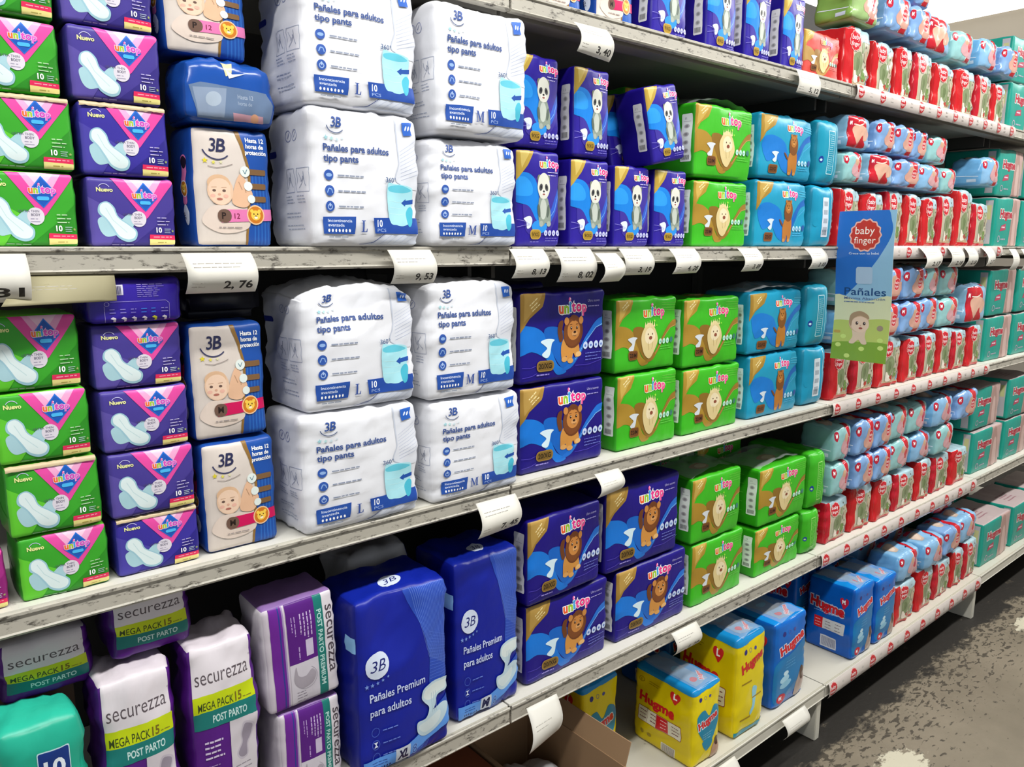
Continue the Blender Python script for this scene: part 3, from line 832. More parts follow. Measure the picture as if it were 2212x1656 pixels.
def make_green(key, seed, wrap=False, red=False):
    W, H, D = 21.0, 15.4, 14.0
    B = Body(W, H, D, r=.8, bulge=.5, wr=.16, seed=seed, step=1.15)
    A = Art(W, H)
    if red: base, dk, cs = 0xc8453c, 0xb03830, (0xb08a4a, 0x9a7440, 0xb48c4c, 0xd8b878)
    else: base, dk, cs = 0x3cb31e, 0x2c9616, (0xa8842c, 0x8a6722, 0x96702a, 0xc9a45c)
    big_bg(A, W, H, cs)
    A.poly([(0, H), (5.6, H), (4.2, H - 2.6), (1.8, H - 4.0), (0, H - 6.6)], 0xb08c30)
    A.poly([(.8, H - .2), (4.9, H - .2), (2.4, H - 3.0), (.8, H - 4.6)], 0xc6a650)
    A.fine(1.8, H - 1.8, 2.4, 2, 0xefe3b0, .6, .2, .2, 35)
    for k in range(4): A.line([(W * .72, H * (.93 - .035 * k)), (W, H * (.92 - .035 * k))], .08, 0x7ad24e if not red else 0xd87a70)
    A.part('brand_mark'); unitop(A, 8.6, 11.6, 7.4, 0xd8efc0 if not red else 0xe8a090); A.part()
    diaper_icon(A, 3.7, 5.6, 1.5, 0xd4dade)
    A.part('animal_picture')
    A.curve([(8.6, 4.6), (8.0, 7.2), (8.8, 9.0), (10.2, 10.2), (11.8, 9.8), (13.2, 8.0), (13.6, 6.0), (12.4, 4.0), (11.2, 2.6), (9.8, 3.0)], 0xdcc890)
    A.curve([(9.2, 7.2), (9.6, 8.6), (10.9, 9.2), (12.4, 8.2), (12.6, 6.8), (11.2, 5.8), (9.8, 6.0)], 0xe9dab4)
    for k in range(5): A.poly([(9.0 + k * .75, 9.4), (9.3 + k * .75, 10.9 - .2 * abs(k - 2)), (9.7 + k * .75, 9.3)], 0xe2d29c)
    for s in (-1, 1): A.ell(11.0 + .7 * s, 7.8, .16, .2, 0x5a3c20)
    A.ell(11.1, 7.0, .55, .4, 0x8a4a34); A.line([(10.3, 6.2), (10.7, 4.4)], .08, 0xb49a60); A.line([(11.9, 6.1), (11.6, 4.6)], .08, 0xb49a60)
    A.part('size_badge')
    A.rect(4.0, 2.6, 3.0, 2.0, 0x8a5a26, .6); A.rect(4.15, 2.75, 2.7, 1.7, 0x6f431c, .5); A.text('22/M', 4.35, 3.2, .8, 0x2a1606, bold=.03, width=2.2)
    A.part()
    A.star(12.4, 10.6, .35, 0xb8f050); A.star(13.2, 9.6, .28, 0xa8e848)
    small_icons(A, 14.6, 6.0, .62, 1.4, 3, 0xc2ecd8, 0x6ac0a8); A.ell(18.9, 6.1, .62, .62, 0x3c7c70); A.fine(14.6, 4.8, 4.8, 2, 0x74cc5a if not red else 0xd88a80, .5, .12)
    S = Art(D, H); barcode_panel(S, D - 3.4, 3.2, 2.6, 10.0, 5, 0xe4ece2)
    for k in range(5): S.line([(.5, 13.4 - 2.4 * k), (D - 4.5, 13.6 - 2.4 * k)], .09, 0x6acb46 if not red else 0xd87a70)
    T = Art(W, D)
    T.ell(W * .55, D * .45, 3.2, 2.0, cs[0]); T.ell(W * .58, D * .45, 2.0, 1.2, 0xdcc890); T.line([(2, D * .2), (W - 2, D * .18)], .1, 0x7ad24e)
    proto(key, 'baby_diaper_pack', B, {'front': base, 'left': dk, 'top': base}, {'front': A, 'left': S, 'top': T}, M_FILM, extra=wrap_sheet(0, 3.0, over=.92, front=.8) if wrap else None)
make_green('green_a', 51); make_green('green_b', 52); make_green('green_w', 53, wrap=True); make_green('red_u', 54, red=True)

def make_cyan(key, seed, wrap=False):
    W, H, D = 22.0, 15.6, 13.0
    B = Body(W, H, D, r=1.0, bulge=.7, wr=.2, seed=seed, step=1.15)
    A = Art(W, H)
    A.curve([(1.0, 9.0), (4.0, 10.4), (8.5, 9.2), (10.2, 7.0), (12.4, 2.6), (13.0, 1.2), (9.0, 2.0), (6.0, 4.8), (2.4, 4.2)], 0x1678cc)
    A.curve([(11.8, 1.6), (13.2, 1.4), (15.6, 5.4), (18.4, 9.2), (22.6, 10.6), (22.6, 12.0), (18.8, 11.0), (15.6, 8.4), (13.6, 5.2)], 0x1264b8)
    A.line([(15.6, 4.6), (17.6, 7.4), (21.8, 9.6)], .14, 0x5ab4e8)
    A.poly([(.3, H - .4), (7.0, H - .2), (5.2, H - 2.8), (2.0, H - 4.6), (.3, H - 7.2)], 0xa5802f)
    A.poly([(1.2, H - .6), (5.8, H - .6), (3.0, H - 3.2), (1.2, H - 5.0)], 0xba9848)
    A.fine(2.4, H - 2.4, 2.4, 2, 0xefe3b0, .6, .2, .2, 35)
    A.part('brand_mark'); unitop(A, 9.8, 11.9, 7.0); A.part()
    for k in range(3): A.line([(17.6, 13.6 - .6 * k), (21.6, 13.4 - .6 * k)], .1, 0x66cdea)
    diaper_icon(A, 4.3, 5.0, 1.3, 0xd2dfe8)
    A.part('animal_picture')
    A.curve([(10.9, 1.6), (10.6, 4.4), (11.4, 6.6), (14.0, 6.6), (14.6, 4.2), (14.4, 1.6), (13.4, 1.3), (12.8, 2.8), (12.3, 1.3)], 0xb5742c)
    A.ell(12.7, 8.6, 1.9, 2.6, 0x7c4a1e); A.ell(12.6, 9.4, 1.25, 1.4, 0xb0722e)
    A.ell(11.6, 10.8, .4, .45, 0xb0722e); A.ell(13.7, 10.8, .4, .45, 0xb0722e)
    for s in (-1, 1): A.ell(12.6 + .5 * s, 9.8, .16, .22, 0x2a1408)
    A.ell(12.6, 9.0, .5, .36, 0xcf9550); A.ell(12.6, 9.2, .24, .16, 0x3a1c0c)
    A.ell(11.4, 1.6, .6, .4, 0xcb9048); A.ell(13.8, 1.6, .6, .4, 0xcb9048)
    A.curve([(9.0, 6.6), (9.8, 6.2), (10.6, 5.2), (10.4, 4.9), (9.4, 5.8)], 0x7c4a1e)
    A.part('size_badge')
    A.rect(3.2, 1.3, 3.6, 2.1, 0x8c5a28, .6); A.rect(3.4, 1.5, 3.2, 1.7, 0x6e431e, .5); A.text('22/G', 3.7, 1.95, .8, 0x2a1606, bold=.03, width=2.5)
    A.part()
    small_icons(A, 15.6, 4.4, .65, 1.5, 3, 0xb4def0, 0x5a9ed0); A.ell(20.2, 4.6, .65, .7, 0x2a5aa0); A.fine(15.4, 3.2, 4.8, 2, 0x58b8e0, .5, .12)
    S = Art(D, H); barcode_panel(S, D - 3.0, 2.6, 1.6, 10.0, 5, 0xd8e8ee)
    for k in range(5): S.line([(.5, 13.4 - 2.4 * k), (D - 4, 13.4 - 2.4 * k)], .1, 0x52c8e8)
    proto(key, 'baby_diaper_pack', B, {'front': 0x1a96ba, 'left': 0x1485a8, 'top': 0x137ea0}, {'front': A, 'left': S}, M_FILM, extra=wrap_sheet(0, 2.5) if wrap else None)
make_cyan('cyan_a', 61); make_cyan('cyan_w', 62, True)

def make_end(key, base, dk, frame, seed, panel):
    """the narrow end of a big pack, with side seam"""
    W, H, D = 12.0, 15.6, 20.0
    B = Body(W, H, D, r=1.7, bulge=.9, wr=.22, seed=seed, step=1.1)
    A = Art(W, H)
    A.part('side_panel')
    if panel:
        A.rect(4.2, 2.5, 3.4, 10.2, 0xd4dde4, .3)
        for k in range(4): A.rect(4.8, 10.5 - 2.2 * k, 2.2, 1.2, 0xa4aeb8)
        for k in range(8): A.rect(4.7 + .3 * k, 3.0, .14, 1.4, 0x55606a)
    else:
        A.line([(4.4, 2.6), (7.6, 2.6), (7.6, 13.0), (4.4, 13.0), (4.4, 2.6)], .22, frame)
        A.fine(4.8, 12.0, 2.6, 18, frame, .5, .1)
    A.part()
    A.line([(9.0, .3), (9.3, 4), (9.2, 9), (9.4, 15.2)], .22, frame)
    A.line([(10.6, 2.6), (10.6, 12.6)], .3, frame)
    A.ell(1.6, 6.0, .8, .8, 0x1c3c94 if not panel else base); A.ell(1.5, 5.9, .4, .3, frame if not panel else base)
    proto(key, 'baby_diaper_pack', B, {'front': base, 'left': dk, 'top': base, 'right': dk}, {'front': A}, M_FILM)
make_end('cyan_end', 0x1893b0, 0x12809a, 0xc4ecf4, 63, False)
make_end('cyan_end_panel', 0x1893b6, 0x12809e, 0xc4ecf4, 64, True)
make_end('green_end', 0x3cae20, 0x2c9216, 0xa8e880, 65, False)

def pad_sketch(A, x, z, s, rot):
    a = math.radians(rot); ca, sa = math.cos(a), math.sin(a)
    P = lambda l: [(x + (u * ca - v * sa) * s, z + (u * sa + v * ca) * s) for u, v in l]
    A.curve(P([(-.5, 1.0), (0, 1.15), (.5, 1.0), (.5, .3), (.32, -.2), (.5, -.9), (0, -1.2), (-.5, -.9), (-.32, -.2), (-.5, .3)]), 0xbcb4bf)
    A.curve(P([(-.38, .9), (0, 1.02), (.38, .9), (.38, .3), (.2, -.2), (.38, -.85), (0, -1.05), (-.38, -.85), (-.2, -.2), (-.38, .3)]), 0x938a98)

def make_sec15(key, seed, H=26.0, full=True):
    W, D = 11.4, 9.0
    B = Body(W, H, D, r=1.0, bulge=.7, wr=.3, seed=seed, step=.95)
    A = Art(W, H); t = H
    A.part('brand_panel')
    A.rect(.5, H - 6.4, W - 1.2, 6.6, 0xdcd5da)
    A.text('securezza', .9, t - 4.6, 2.0, 0x5b5157, bold=-.002, width=9.2)
    A.ring(10.55, t - 2.6, .14, .04, 0x5b5157, 8)
    A.part()
    A.rect(.5, t - 8.4, W - 1.0, 2.5, 0xc3d414)
    A.text('MEGA PACK', 1.0, t - 7.9, 1.15, 0x3c4a1e, bold=.01, width=6.1)
    A.text('15', 7.4, t - 7.9, 1.2, 0x7a6a1a, bold=.03, width=1.2); A.fine(8.8, t - 7.8, 1.8, 1, 0x8a8a20, .3, .16)
    A.rect(.4, t - 10.4, W - .8, 2.3, 0x1a7873)
    A.text('POST PARTO', 3.4, t - 9.8, 1.0, 0xc9e2de, bold=.02, width=6.0)
    if full:
        A.poly([(6.0, -.2), (6.2, t - 10.4), (W - .4, t - 10.4), (W - .4, -.2)], 0xcdc6cc)
        pad_sketch(A, 8.8, t - 13.6, 2.2, -20)
        A.fine(1.8, t - 12.4, 3.4, 4, 0xd4c4e0, .7, .26)
        A.fine(1.8, t - 15.6, 2.6, 4, 0xa888c0, .5, .14)
        A.text('UNISEX', 1.8, t - 19.0, .75, 0xcdbcdc, width=3.4)
        A.rect(1.8, t - 21.8, 1.7, 2.0, 0xd4cadc); A.rect(3.7, t - 21.8, 1.7, 2.0, 0xd4cadc)
        A.fine(6.8, t - 16.8, 3.8, 9, 0x8f8692, .6, .12)
    proto(key, 'pad_mega_pack', B, {'front': 0x55197e, 'left': 0x45146c, 'right': 0x45146c, 'top': 0xcfc6cd, 'back': 0x45146c}, {'front': A}, M_FILM)
make_sec15('sec_tall', 71); make_sec15('sec_tall2', 72); make_sec15('sec_short', 73, 12.6, False)

def make_secprem(key, seed):
    """portrait pack turned on its side: writing runs downwards"""
    W, H, D = 12.6, 17.8, 9.0
    B = Body(W, H, D, r=.9, bulge=.5, wr=.16, seed=seed, step=1.0)
    A = Art(W, H)
    A.poly([(1.2, 0), (3.4, 0), (3.4, H), (1.2, H)], 0x6c2392)
    A.rect(2.7, 0, .22, H, 0x2a3a8a); A.rect(3.3, 0, .25, H, 0xa08ab8)
    A.rect(3.9, H * .42, 5.0, H * .58, 0x561a7c)
    A.rect(3.9, 0, 5.0, H * .42, 0xcdc7d0)
    A.rect(8.9, 0, 1.55, H, 0x17746c)
    A.rect(10.45, 0, 2.2, H, 0xd9d2d8)
    A.text('POST PARTO PREMIUM', 9.3, 15.2, .82, 0xb9dcd6, bold=.02, rot=-90, width=13.0)
    A.part('brand_lettering'); A.text('securezza', 10.9, 15.4, 1.75, 0x4e444c, bold=.01, rot=-90, width=11.6); A.part()
    A.fine(8.0, 15.6, 4.4, 4, 0xcdb8e0, .62, .2, .3, -90)
    A.fine(5.2, 15.4, 3.4, 2, 0xb89cd0, .5, .14, .3, -90)
    A.rect(6.9, 8.2, 1.3, 2.8, 0xc8bcd4); A.fine(5.6, 10.2, 2.8, 1, 0xb89cd0, .5, .2, .3, -90)
    A.curve([(4.4, 5.0), (4.9, 7.0), (5.2, 5.4), (6.4, 5.0), (7.6, 5.8), (8.3, 4.8), (7.6, 3.4), (6.0, 3.0), (4.9, 3.6)], 0xa69ea8)
    A.ring(6.6, 4.6, 1.9, .06, 0x9a92a0, 12, 200, 420)
    A.fine(4.8, 2.4, 2.0, 6, 0x8a8290, .5, .1, .3, 0)
    S = Art(D, H)
    proto(key, 'pad_premium_pack', B, {'front': 0xcfc6d0, 'left': 0xd8d2d8, 'top': 0x8a6aa4, 'right': 0xd8d2d8}, {'front': A}, M_FILM)
make_secprem('secprem', 75)

def make_prem(key, letter, seed, fold=0.0, drop=0.0):
    W, H, D = 18.6, 27.0, 13.0
    B = Body(W, H, D, r=1.2, bulge=.8, wr=.22, seed=seed, step=1.0, dent=fold, drop=drop)
    A = Art(W, H)
    A.curve([(10.2, H + .5), (12.5, 20.8), (14.0, 16.0), (14.3, 10.4), (W + 1, 10.6), (W + 1, H + .5)], 0x2c4fb8, 4)
    for k in range(26):
        A.line([(10.9 + k * .34, H - .1), (12.4 + k * .3, 21 - .1 * k), (14.0 + k * .2, 15.5 - .12 * k)], .05, 0x6f90e0)
    for k in range(16): A.line([(14.0, 19.6 - .55 * k), (18.4, 17.6 - .42 * k)], .04, 0x5f80d8)
    A.curve([(8.4, -.5), (10.4, 2.0), (12.2, 5.2), (W + 1, 8.4), (W + 1, 4.8), (13.6, 2.6), (11, -.5)], 0x2850b4, 4)
    for k in range(10): A.line([(9.8 + k * .3, .4), (12.4 + k * .4, 4.2 + .1 * k)], .05, 0x6a8cdc)
    A.part('brand_mark')
    A.ell(3.6, 17.2, 2.2, 2.0, 0xd4def0)
    A.text('3B', 2.2, 16.4, 1.7, 0x1a2470, bold=.0, shear=.25, width=2.9)
    for k in range(5): A.star(1.6 + k * .95, 14.4 + .05 * k * k, .42 - .04 * k, 0x7a98dc)
    A.part()
    A.text('Pañales Premium', 2.0, 11.9, 1.25, 0xcdd8f4, bold=.014, width=10.8)
    A.text('para adultos', 2.0, 9.6, 1.25, 0xcdd8f4, bold=.014, width=7.8)
    for k in range(3):
        A.ring(2.9, 7.0 - 2.0 * k, .75, .09, 0x4a66c8, 14); A.fine(4.2, 6.9 - 2.0 * k, 3.6, 1 + (k == 2), 0x6a84d8, .5, .16)
        if k == 1: A.poly([(2.5, 4.6), (3.3, 4.6), (2.95, 5.0), (3.3, 5.4), (2.5, 5.4), (2.85, 5.0)], 0xd4def0)
    A.part('size_strip')
    A.poly([(.6, .6), (9.0, .9), (W, 3.6), (W, 6.0), (8.0, 2.8), (.6, 2.8)], 0x5a96e4)
    A.part()
    for k in range(7): A.ell(2.2 + .55 * k, 1.1, .14, .2, 0x142060)
    A.fine(2.1, 2.1, 3.4, 2, 0x2a4a9a, .4, .1)
    A.part('size_badge')
    A.rect(6.6, .9, 2.9, 2.2, 0xcdd4e0, .1)
    A.text(letter, 6.9, 1.25, 1.45, 0x14184a, bold=.05, shear=.2, width=2.2)
    A.text('8', 10.0, 1.2, 1.5, 0x2458b0, bold=.0, out=0xa8c8f0, ow=.03)
    A.part('product_picture')
    A.curve([(12.0, 9.6), (12.6, 10.9), (15.0, 11.4), (18.0, 11.0), (18.3, 9.8), (17.6, 9.0), (15.6, 8.8), (15.0, 7.4), (14.6, 6.8), (16.8, 7.2), (18.0, 6.4), (16.6, 4.2), (13.2, 3.0), (11.2, 4.0), (11.0, 5.8), (12.8, 6.0), (13.6, 7.4), (12.6, 8.6)], 0xbdd4de)
    A.curve([(12.4, 9.6), (13.0, 10.6), (15.2, 11.0), (17.8, 10.6), (17.4, 9.4), (15.4, 9.2), (14.4, 8.6), (13.2, 8.8)], 0xd9e4e2)
    A.curve([(11.4, 5.2), (13.6, 5.6), (16.0, 6.2), (15.8, 4.6), (13.4, 3.6), (11.8, 4.2)], 0xd2e0e2)
    for k in range(3): A.line([(14.3 + .45 * k, 6.4), (14.2 + .5 * k, 9.6)], .08, 0x9ab4c4)
    A.part()
    S = Art(D, H); S.rect(D - 3, 19.5, 2.6, 2.4, 0x8fc0ec, .1)
    T = Art(W, D); T.ell(W * .5, 3.6, 2.0, 1.6, 0xd4def0); T.text('3B', W * .5 - 1.2, 3.0, 1.3, 0x1a2470, shear=.25, width=2.5)
    proto(key, 'adult_diaper_pack', B, {'front': 0x0f1f94, 'left': 0x0b1780, 'top': 0x10249a}, {'front': A, 'left': S, 'top': T}, M_FILM)
make_prem('prem_xl', 'XL', 81, 1.5); make_prem('prem_m', 'M', 82)

def make_teal10():
    W, H, D = 12.0, 30.0, 8.0
    B = Body(W, H, D, r=1.8, bulge=.8, wr=.25, seed=91, step=1.0)
    A = Art(W, H)
    A.part('size_badge')
    A.rect(5.2, 21.2, 4.6, 5.4, 0xb8d4dc, .3); A.rect(5.35, 21.35, 4.3, 5.1, 0x15357e, .25)
    A.text('10', 6.0, 23.0, 2.2, 0xe6eef4, bold=.03, width=3.0); A.fine(6.0, 22.0, 2.8, 1, 0xa8b8d8, .3, .24)
    A.part()
    A.fine(6.0, 19.6, 4.0, 1, 0x8fdcc8, .4, .5)
    proto('teal10', 'wipes_pack', B, {'front': 0x1fa589, 'left': 0x188c74, 'top': 0x2ab498}, {'front': A}, M_FILM)
make_teal10()

def hugme(A, x, z, w, col=0xd0232a, out=None, rot=0):
    A.text('Hugme', x, z, w * .24, col, bold=.05, width=w, out=out, ow=.07, rot=rot)

def heart(A, x, z, s, c):
    A.curve([(x, z + .55 * s), (x + .45 * s, z + 1.0 * s), (x + 1.0 * s, z + .7 * s), (x + .95 * s, z), (x + .45 * s, z - .75 * s), (x, z - 1.25 * s), (x - .45 * s, z - .75 * s), (x - .95 * s, z), (x - 1.0 * s, z + .7 * s), (x - .45 * s, z + 1.0 * s)], c)

def make_hugme_big(key, seed, yellow=True, plain_front=False):
    W, H, D = 12.5, 22.0, 18.0
    B = Body(W, H, D, r=1.3, bulge=.5, wr=.22, seed=seed, step=1.05, top_taper=.03)
    base, dk, top = (0xe3cd0e, 0xd9c30a, 0x1786c4) if yellow else (0x0c66c2, 0x0a58b4, 0x1688d8)
    A = Art(W, H); red = 0xcf2129
    A.ell(3.0, 18.9, .6, .6, 0x2a2a7a); A.ring(5.0, 18.9, .5, .1, 0x5a5aa0, 10); A.ell(7.0, 18.9, .5, .4, 0x4a4a90)
    if yellow and not plain_front:
        A.part('heart_panel'); heart(A, 6.6, 10.8, 5.0, 0x1a86a8); A.curve([(4.0, 6.6), (6, 3.6), (8.5, 6.0)], 0x1a86a8); A.part()
        A.part('brand_lettering'); hugme(A, 2.2, 10.6, 8.6, red, 0xd8e4e8, 12); A.part()
        A.fine(4.0, 8.6, 5.0, 3, 0x8ac4d8, .7, .15)
        A.curve([(8.2, 0), (8.6, 3.6), (10.2, 5.6), (11.6, 4.4), (12.2, 0)], 0xb08a72); A.ell(10.6, 4.8, 1.0, 1.4, 0x4a2a20, 10)
    elif yellow:
        A.part('brand_lettering'); hugme(A, 2.0, 14.2, 9.0, red, None, 14); A.part()
        A.curve([(6.4, 10.2), (7.4, 10.4), (8.4, 9.6), (8.0, 7.6), (7.4, 5.4), (6.0, 4.2), (5.6, 5.0), (6.6, 6.4), (6.4, 8.4)], 0x8fcbe0)
        for k in range(3): A.rect(2.0 + 4.5 * (k == 1), 11.8 - 4.0 * k, 4.0, .3, 0x9a7a10)
    else:
        A.part('brand_lettering'); hugme(A, 2.0, 13.6, 9.4, red, 0xd4e0f0, 14); A.part()
        A.curve([(.5, 11.5), (6, 13.2), (12.2, 14.5), (12.2, 5), (6, 2.5), (.5, 2.0)], 0x1878b4)
        A.lay += 1
        A.g['brand_lettering'] = []; A.part('brand_lettering'); hugme(A, 2.0, 13.6, 9.4, red, 0xd4e0f0, 14); A.part()
        A.fine(4.0, 11.4, 5.0, 3, 0x58aad8, .8, .15)
        A.ell(3.8, 7.2, 1.6, .9, 0xa8d4e8, 10); A.ell(4.2, 5.8, 2.0, .9, 0x8cc4e0, 10); A.ell(4.2, 8.6, .9, .6, 0xc4e2ee)
        A.curve([(8.0, 1), (8.4, 4.6), (10.2, 7.6), (11.8, 6.4), (12.0, 1)], 0xa9938a); A.ell(10.5, 6.2, .9, 2.0, 0x54362a, 10)
        A.part('size_badge'); A.ell(3.0, 2.4, 1.6, 1.2, 0xc2203a); A.text('M', 2.3, 2.0, .9, 0xffffff, bold=.04); A.part()
    S = Art(D, H)
    if yellow:
        S.part('side_lettering'); hugme(S, 1.8, 12.4, 11.0, red, None, -4); S.part()
        S.part('size_badge'); heart(S, 12.6, 17.6, 1.5, red); S.text('L', 12.1, 17.2, 1.5, 0xffffff, bold=.05); S.part()
        S.ring(2.4, 18.4, .8, .14, 0x8a6a10, 14); S.text('1', 2.2, 18.0, .8, 0x8a6a10, bold=.03); S.fine(4.4, 18.4, 4.4, 2, 0x9a8210, .6, .14)
        S.part('size_table')
        S.rect(1.6, 6.4, 13.4, 4.2, 0x8a2030, .5); S.rect(1.75, 6.55, 13.1, 3.9, 0xe2dfcc, .4)
        S.rect(7.4, 6.6, 3.6, 3.8, red)
        for k in range(4):
            S.fine(2.2 + 3.3 * k, 9.4, 2.4, 3, 0x7a4a50 if k != 2 else 0xf0c0c0, 1.0, .24)
            if k < 3: S.rect(4.5 + 3.1 * k, 6.6, .08, 3.8, 0x8a6060)
        S.part()
        S.ell(3.0, 3.2, .5, .8, 0xa08a20); S.ell(5.2, 3.0, .7, .5, 0xa08a20)
        S.part('barcode_label'); S.rect(9.0, .6, 4.2, 2.6, 0xe0dcc8)
        for k in range(14): S.rect(9.3 + .27 * k, .8, .12, 2.2, 0x5a4a60)
        S.part()
    else:
        S.part('side_lettering'); hugme(S, 1.4, 13.4, 13.0, red, 0xc4d0e4, -4); S.part()
        S.fine(3.0, 12.0, 9.0, 1, 0x9ac0e8, .4, .2)
        S.part('size_badge'); heart(S, 14.2, 17.0, 1.5, 0xc2203a); S.text('M', 13.4, 16.7, 1.2, 0xffffff, bold=.05); S.part()
        S.part('size_table')
        S.rect(3.6, 7.0, 11.4, 3.4, 0xcfd2d2, .4); S.rect(3.6, 7.0, 3.2, 3.4, red)
        for k in range(3): S.fine(4.0 + 3.7 * k, 9.4, 2.4, 3, 0x7a6a70 if k else 0xf0c0c0, .9, .2)
        S.part('barcode_label'); S.rect(6.2, 1.4, 6.0, 3.6, 0xd4d8de, .1)
        for k in range(18): S.rect(6.6 + .3 * k, 1.8, .13, 2.8, 0x3a3a70)
        S.part()
    T = Art(W, D)
    T.part('clear_band'); T.poly([(3.0, 1.5), (8.8, 1.5), (8.0, D - .5), (2.6, D - .5)], 0x6a94b8); T.ell(5.2, 3.6, 1.1, .9, 0xb8304a); T.ell(5.6, 9.4, 1.6, .9, 0x6ab4d8)
    T.part('top_lettering'); hugme(T, 7.2, 1.8, 4.6, 0xd04a50, 0xd8e4f0, 50); T.part()
    if yellow: S.poly([(0, H - 1.2), (D, H - 1.6), (D, H), (0, H)], top); A.poly([(0, H - 1.6), (W * .5, H - 1.1), (W, H - .7), (W, H), (0, H)], top)
    if yellow and plain_front: A.rect(0, 0, W, 1.6, 0x1690a8)
    proto(key, 'large_diaper_pack', B, {'front': base, 'left': dk, 'right': dk, 'top': top, 'back': dk}, {'front': A, 'left': S, 'top': T}, M_GLOSS, extra=wrap_sheet(0, 2.0, over=.7))
make_hugme_big('hug_yellow', 101); make_hugme_big('hug_yellow2', 102, True, True); make_hugme_big('hug_blue', 103, False); make_hugme_big('hug_blue2', 104, False)

def scallop(A, x, z, r, c, edge=None, n=14, txt=True, tc=0xffffff):
    def star(rr): return [(x + rr * (1 + .05 * math.cos(n * a)) * math.cos(a), z + rr * (1 + .05 * math.cos(n * a)) * math.sin(a)) for a in [2 * math.pi * k / 56 for k in range(56)]]
    if edge: A.poly(star(r * 1.1), edge)
    A.poly(star(r), c)
    if txt:
        A.text('baby', x - r * .72, z + r * .08, r * .52, tc, bold=.0, width=r * 1.35)
        A.text('finger', x - r * .76, z - r * .55, r * .46, tc, bold=.0, width=r * 1.5)

def make_bf(key, seed, spine=3.8, red=0xc01c22):
    W, H, D = 14.0, 15.4, 10.0
    B = Body(W, H, D, r=.8, bulge=.5, wr=.34, seed=seed, step=1.1)
    A = Art(W, H)
    A.poly([(0, H * .78), (W, H * .8), (W, H), (0, H)], 0xa9c6cf)
    A.poly([(0, 0), (spine, 0), (spine, 2.4), (5.2, 1.4), (W - 1.2, 1.2), (W - 1.2, 0)], red)
    A.rect(0, 0, spine, H, red)
    A.line([(spine, 2.0), (spine, H - .4)], .22, 0xe9c7a6); A.line([(spine, 2.2), (5.4, 1.5), (W - 1.4, 1.3)], .2, 0xe9c7a6)
    A.curve([(7.4, 9.6), (9.4, 8.2), (9.2, 5.4), (7.6, 3.6), (5.0, 4.2), (4.6, 8.2)], 0x7f8d66)
    A.curve([(6.0, 8.0), (7.6, 7.0), (7.4, 5.2), (6.0, 5.0)], 0x6a7a52)
    A.curve([(9.6, 5.6), (11.4, 4.8), (11.6, 2.8), (9.4, 2.6)], 0x6d8a4a)
    A.poly([(spine, 1.3), (W - 1.4, 1.1), (W - 1.2, 1.9), (spine, 2.0)], 0xb8a080)
    A.curve([(8.8, 12.0), (10.0, 11.8), (9.6, 9.6), (8.6, 9.8)], 0x93a07c)
    for k in range(9): A.ell(10.4 + .45 * ((k * 3) % 5), 13.4 - 1.15 * k, .26, .34, (0x5a5444, 0x6f7350)[k % 2])
    for k in range(7): A.ell(5.2 + 1.0 * k, 3.4 + .8 * math.sin(k * 2.3), .35, .3, (0xdcd2bc, 0x8c9a70, 0xb4504a)[k % 3])
    A.line([(7.0, 3.8), (7.6, 6.4), (7.4, 8.6)], .14, 0xa9b48e)
    A.curve([(10.4, 9.8), (11.8, 10.2), (12.2, 8.4), (11.0, 7.2), (10.2, 8.4)], 0xb9a98e)
    A.part('animal_picture')
    A.curve([(4.6, 4.4), (5.6, 4.6), (6.4, 3.0), (7.6, 2.6), (6.8, 1.8), (5.0, 1.9)], 0xe6dccb); A.ell(7.8, 2.8, .9, .7, 0xb03a30); A.ell(6.0, 3.2, .6, .5, 0xf0e8da)
    A.part('brand_badge'); scallop(A, 5.0, 12.1, 2.4, 0xc42632, 0xe8b0a8); A.part()
    A.poly([(W - 2.4, 1.4), (W - .4, 2.2), (W - .3, 4.8), (W - 1.6, 2.8)], 0x6fa8c0)
    S = Art(D, H); S.part('side_lettering')
    for k in range(6): S.ell(D - 2.2, 12 - 1.7 * k, .35, .5, 0xe09a90)
    proto(key, 'baby_wipes_pack' if False else 'baby_diaper_pack', B, {'front': 0xb7b29c, 'left': red, 'top': 0xa9c6cf, 'right': 0xb7b29c}, {'front': A, 'left': S}, M_GLOSS)
make_bf('bf_a', 111, 3.0); make_bf('bf_b', 112, 4.4); make_bf('bf_c', 113, 2.2, 0xb8182a)

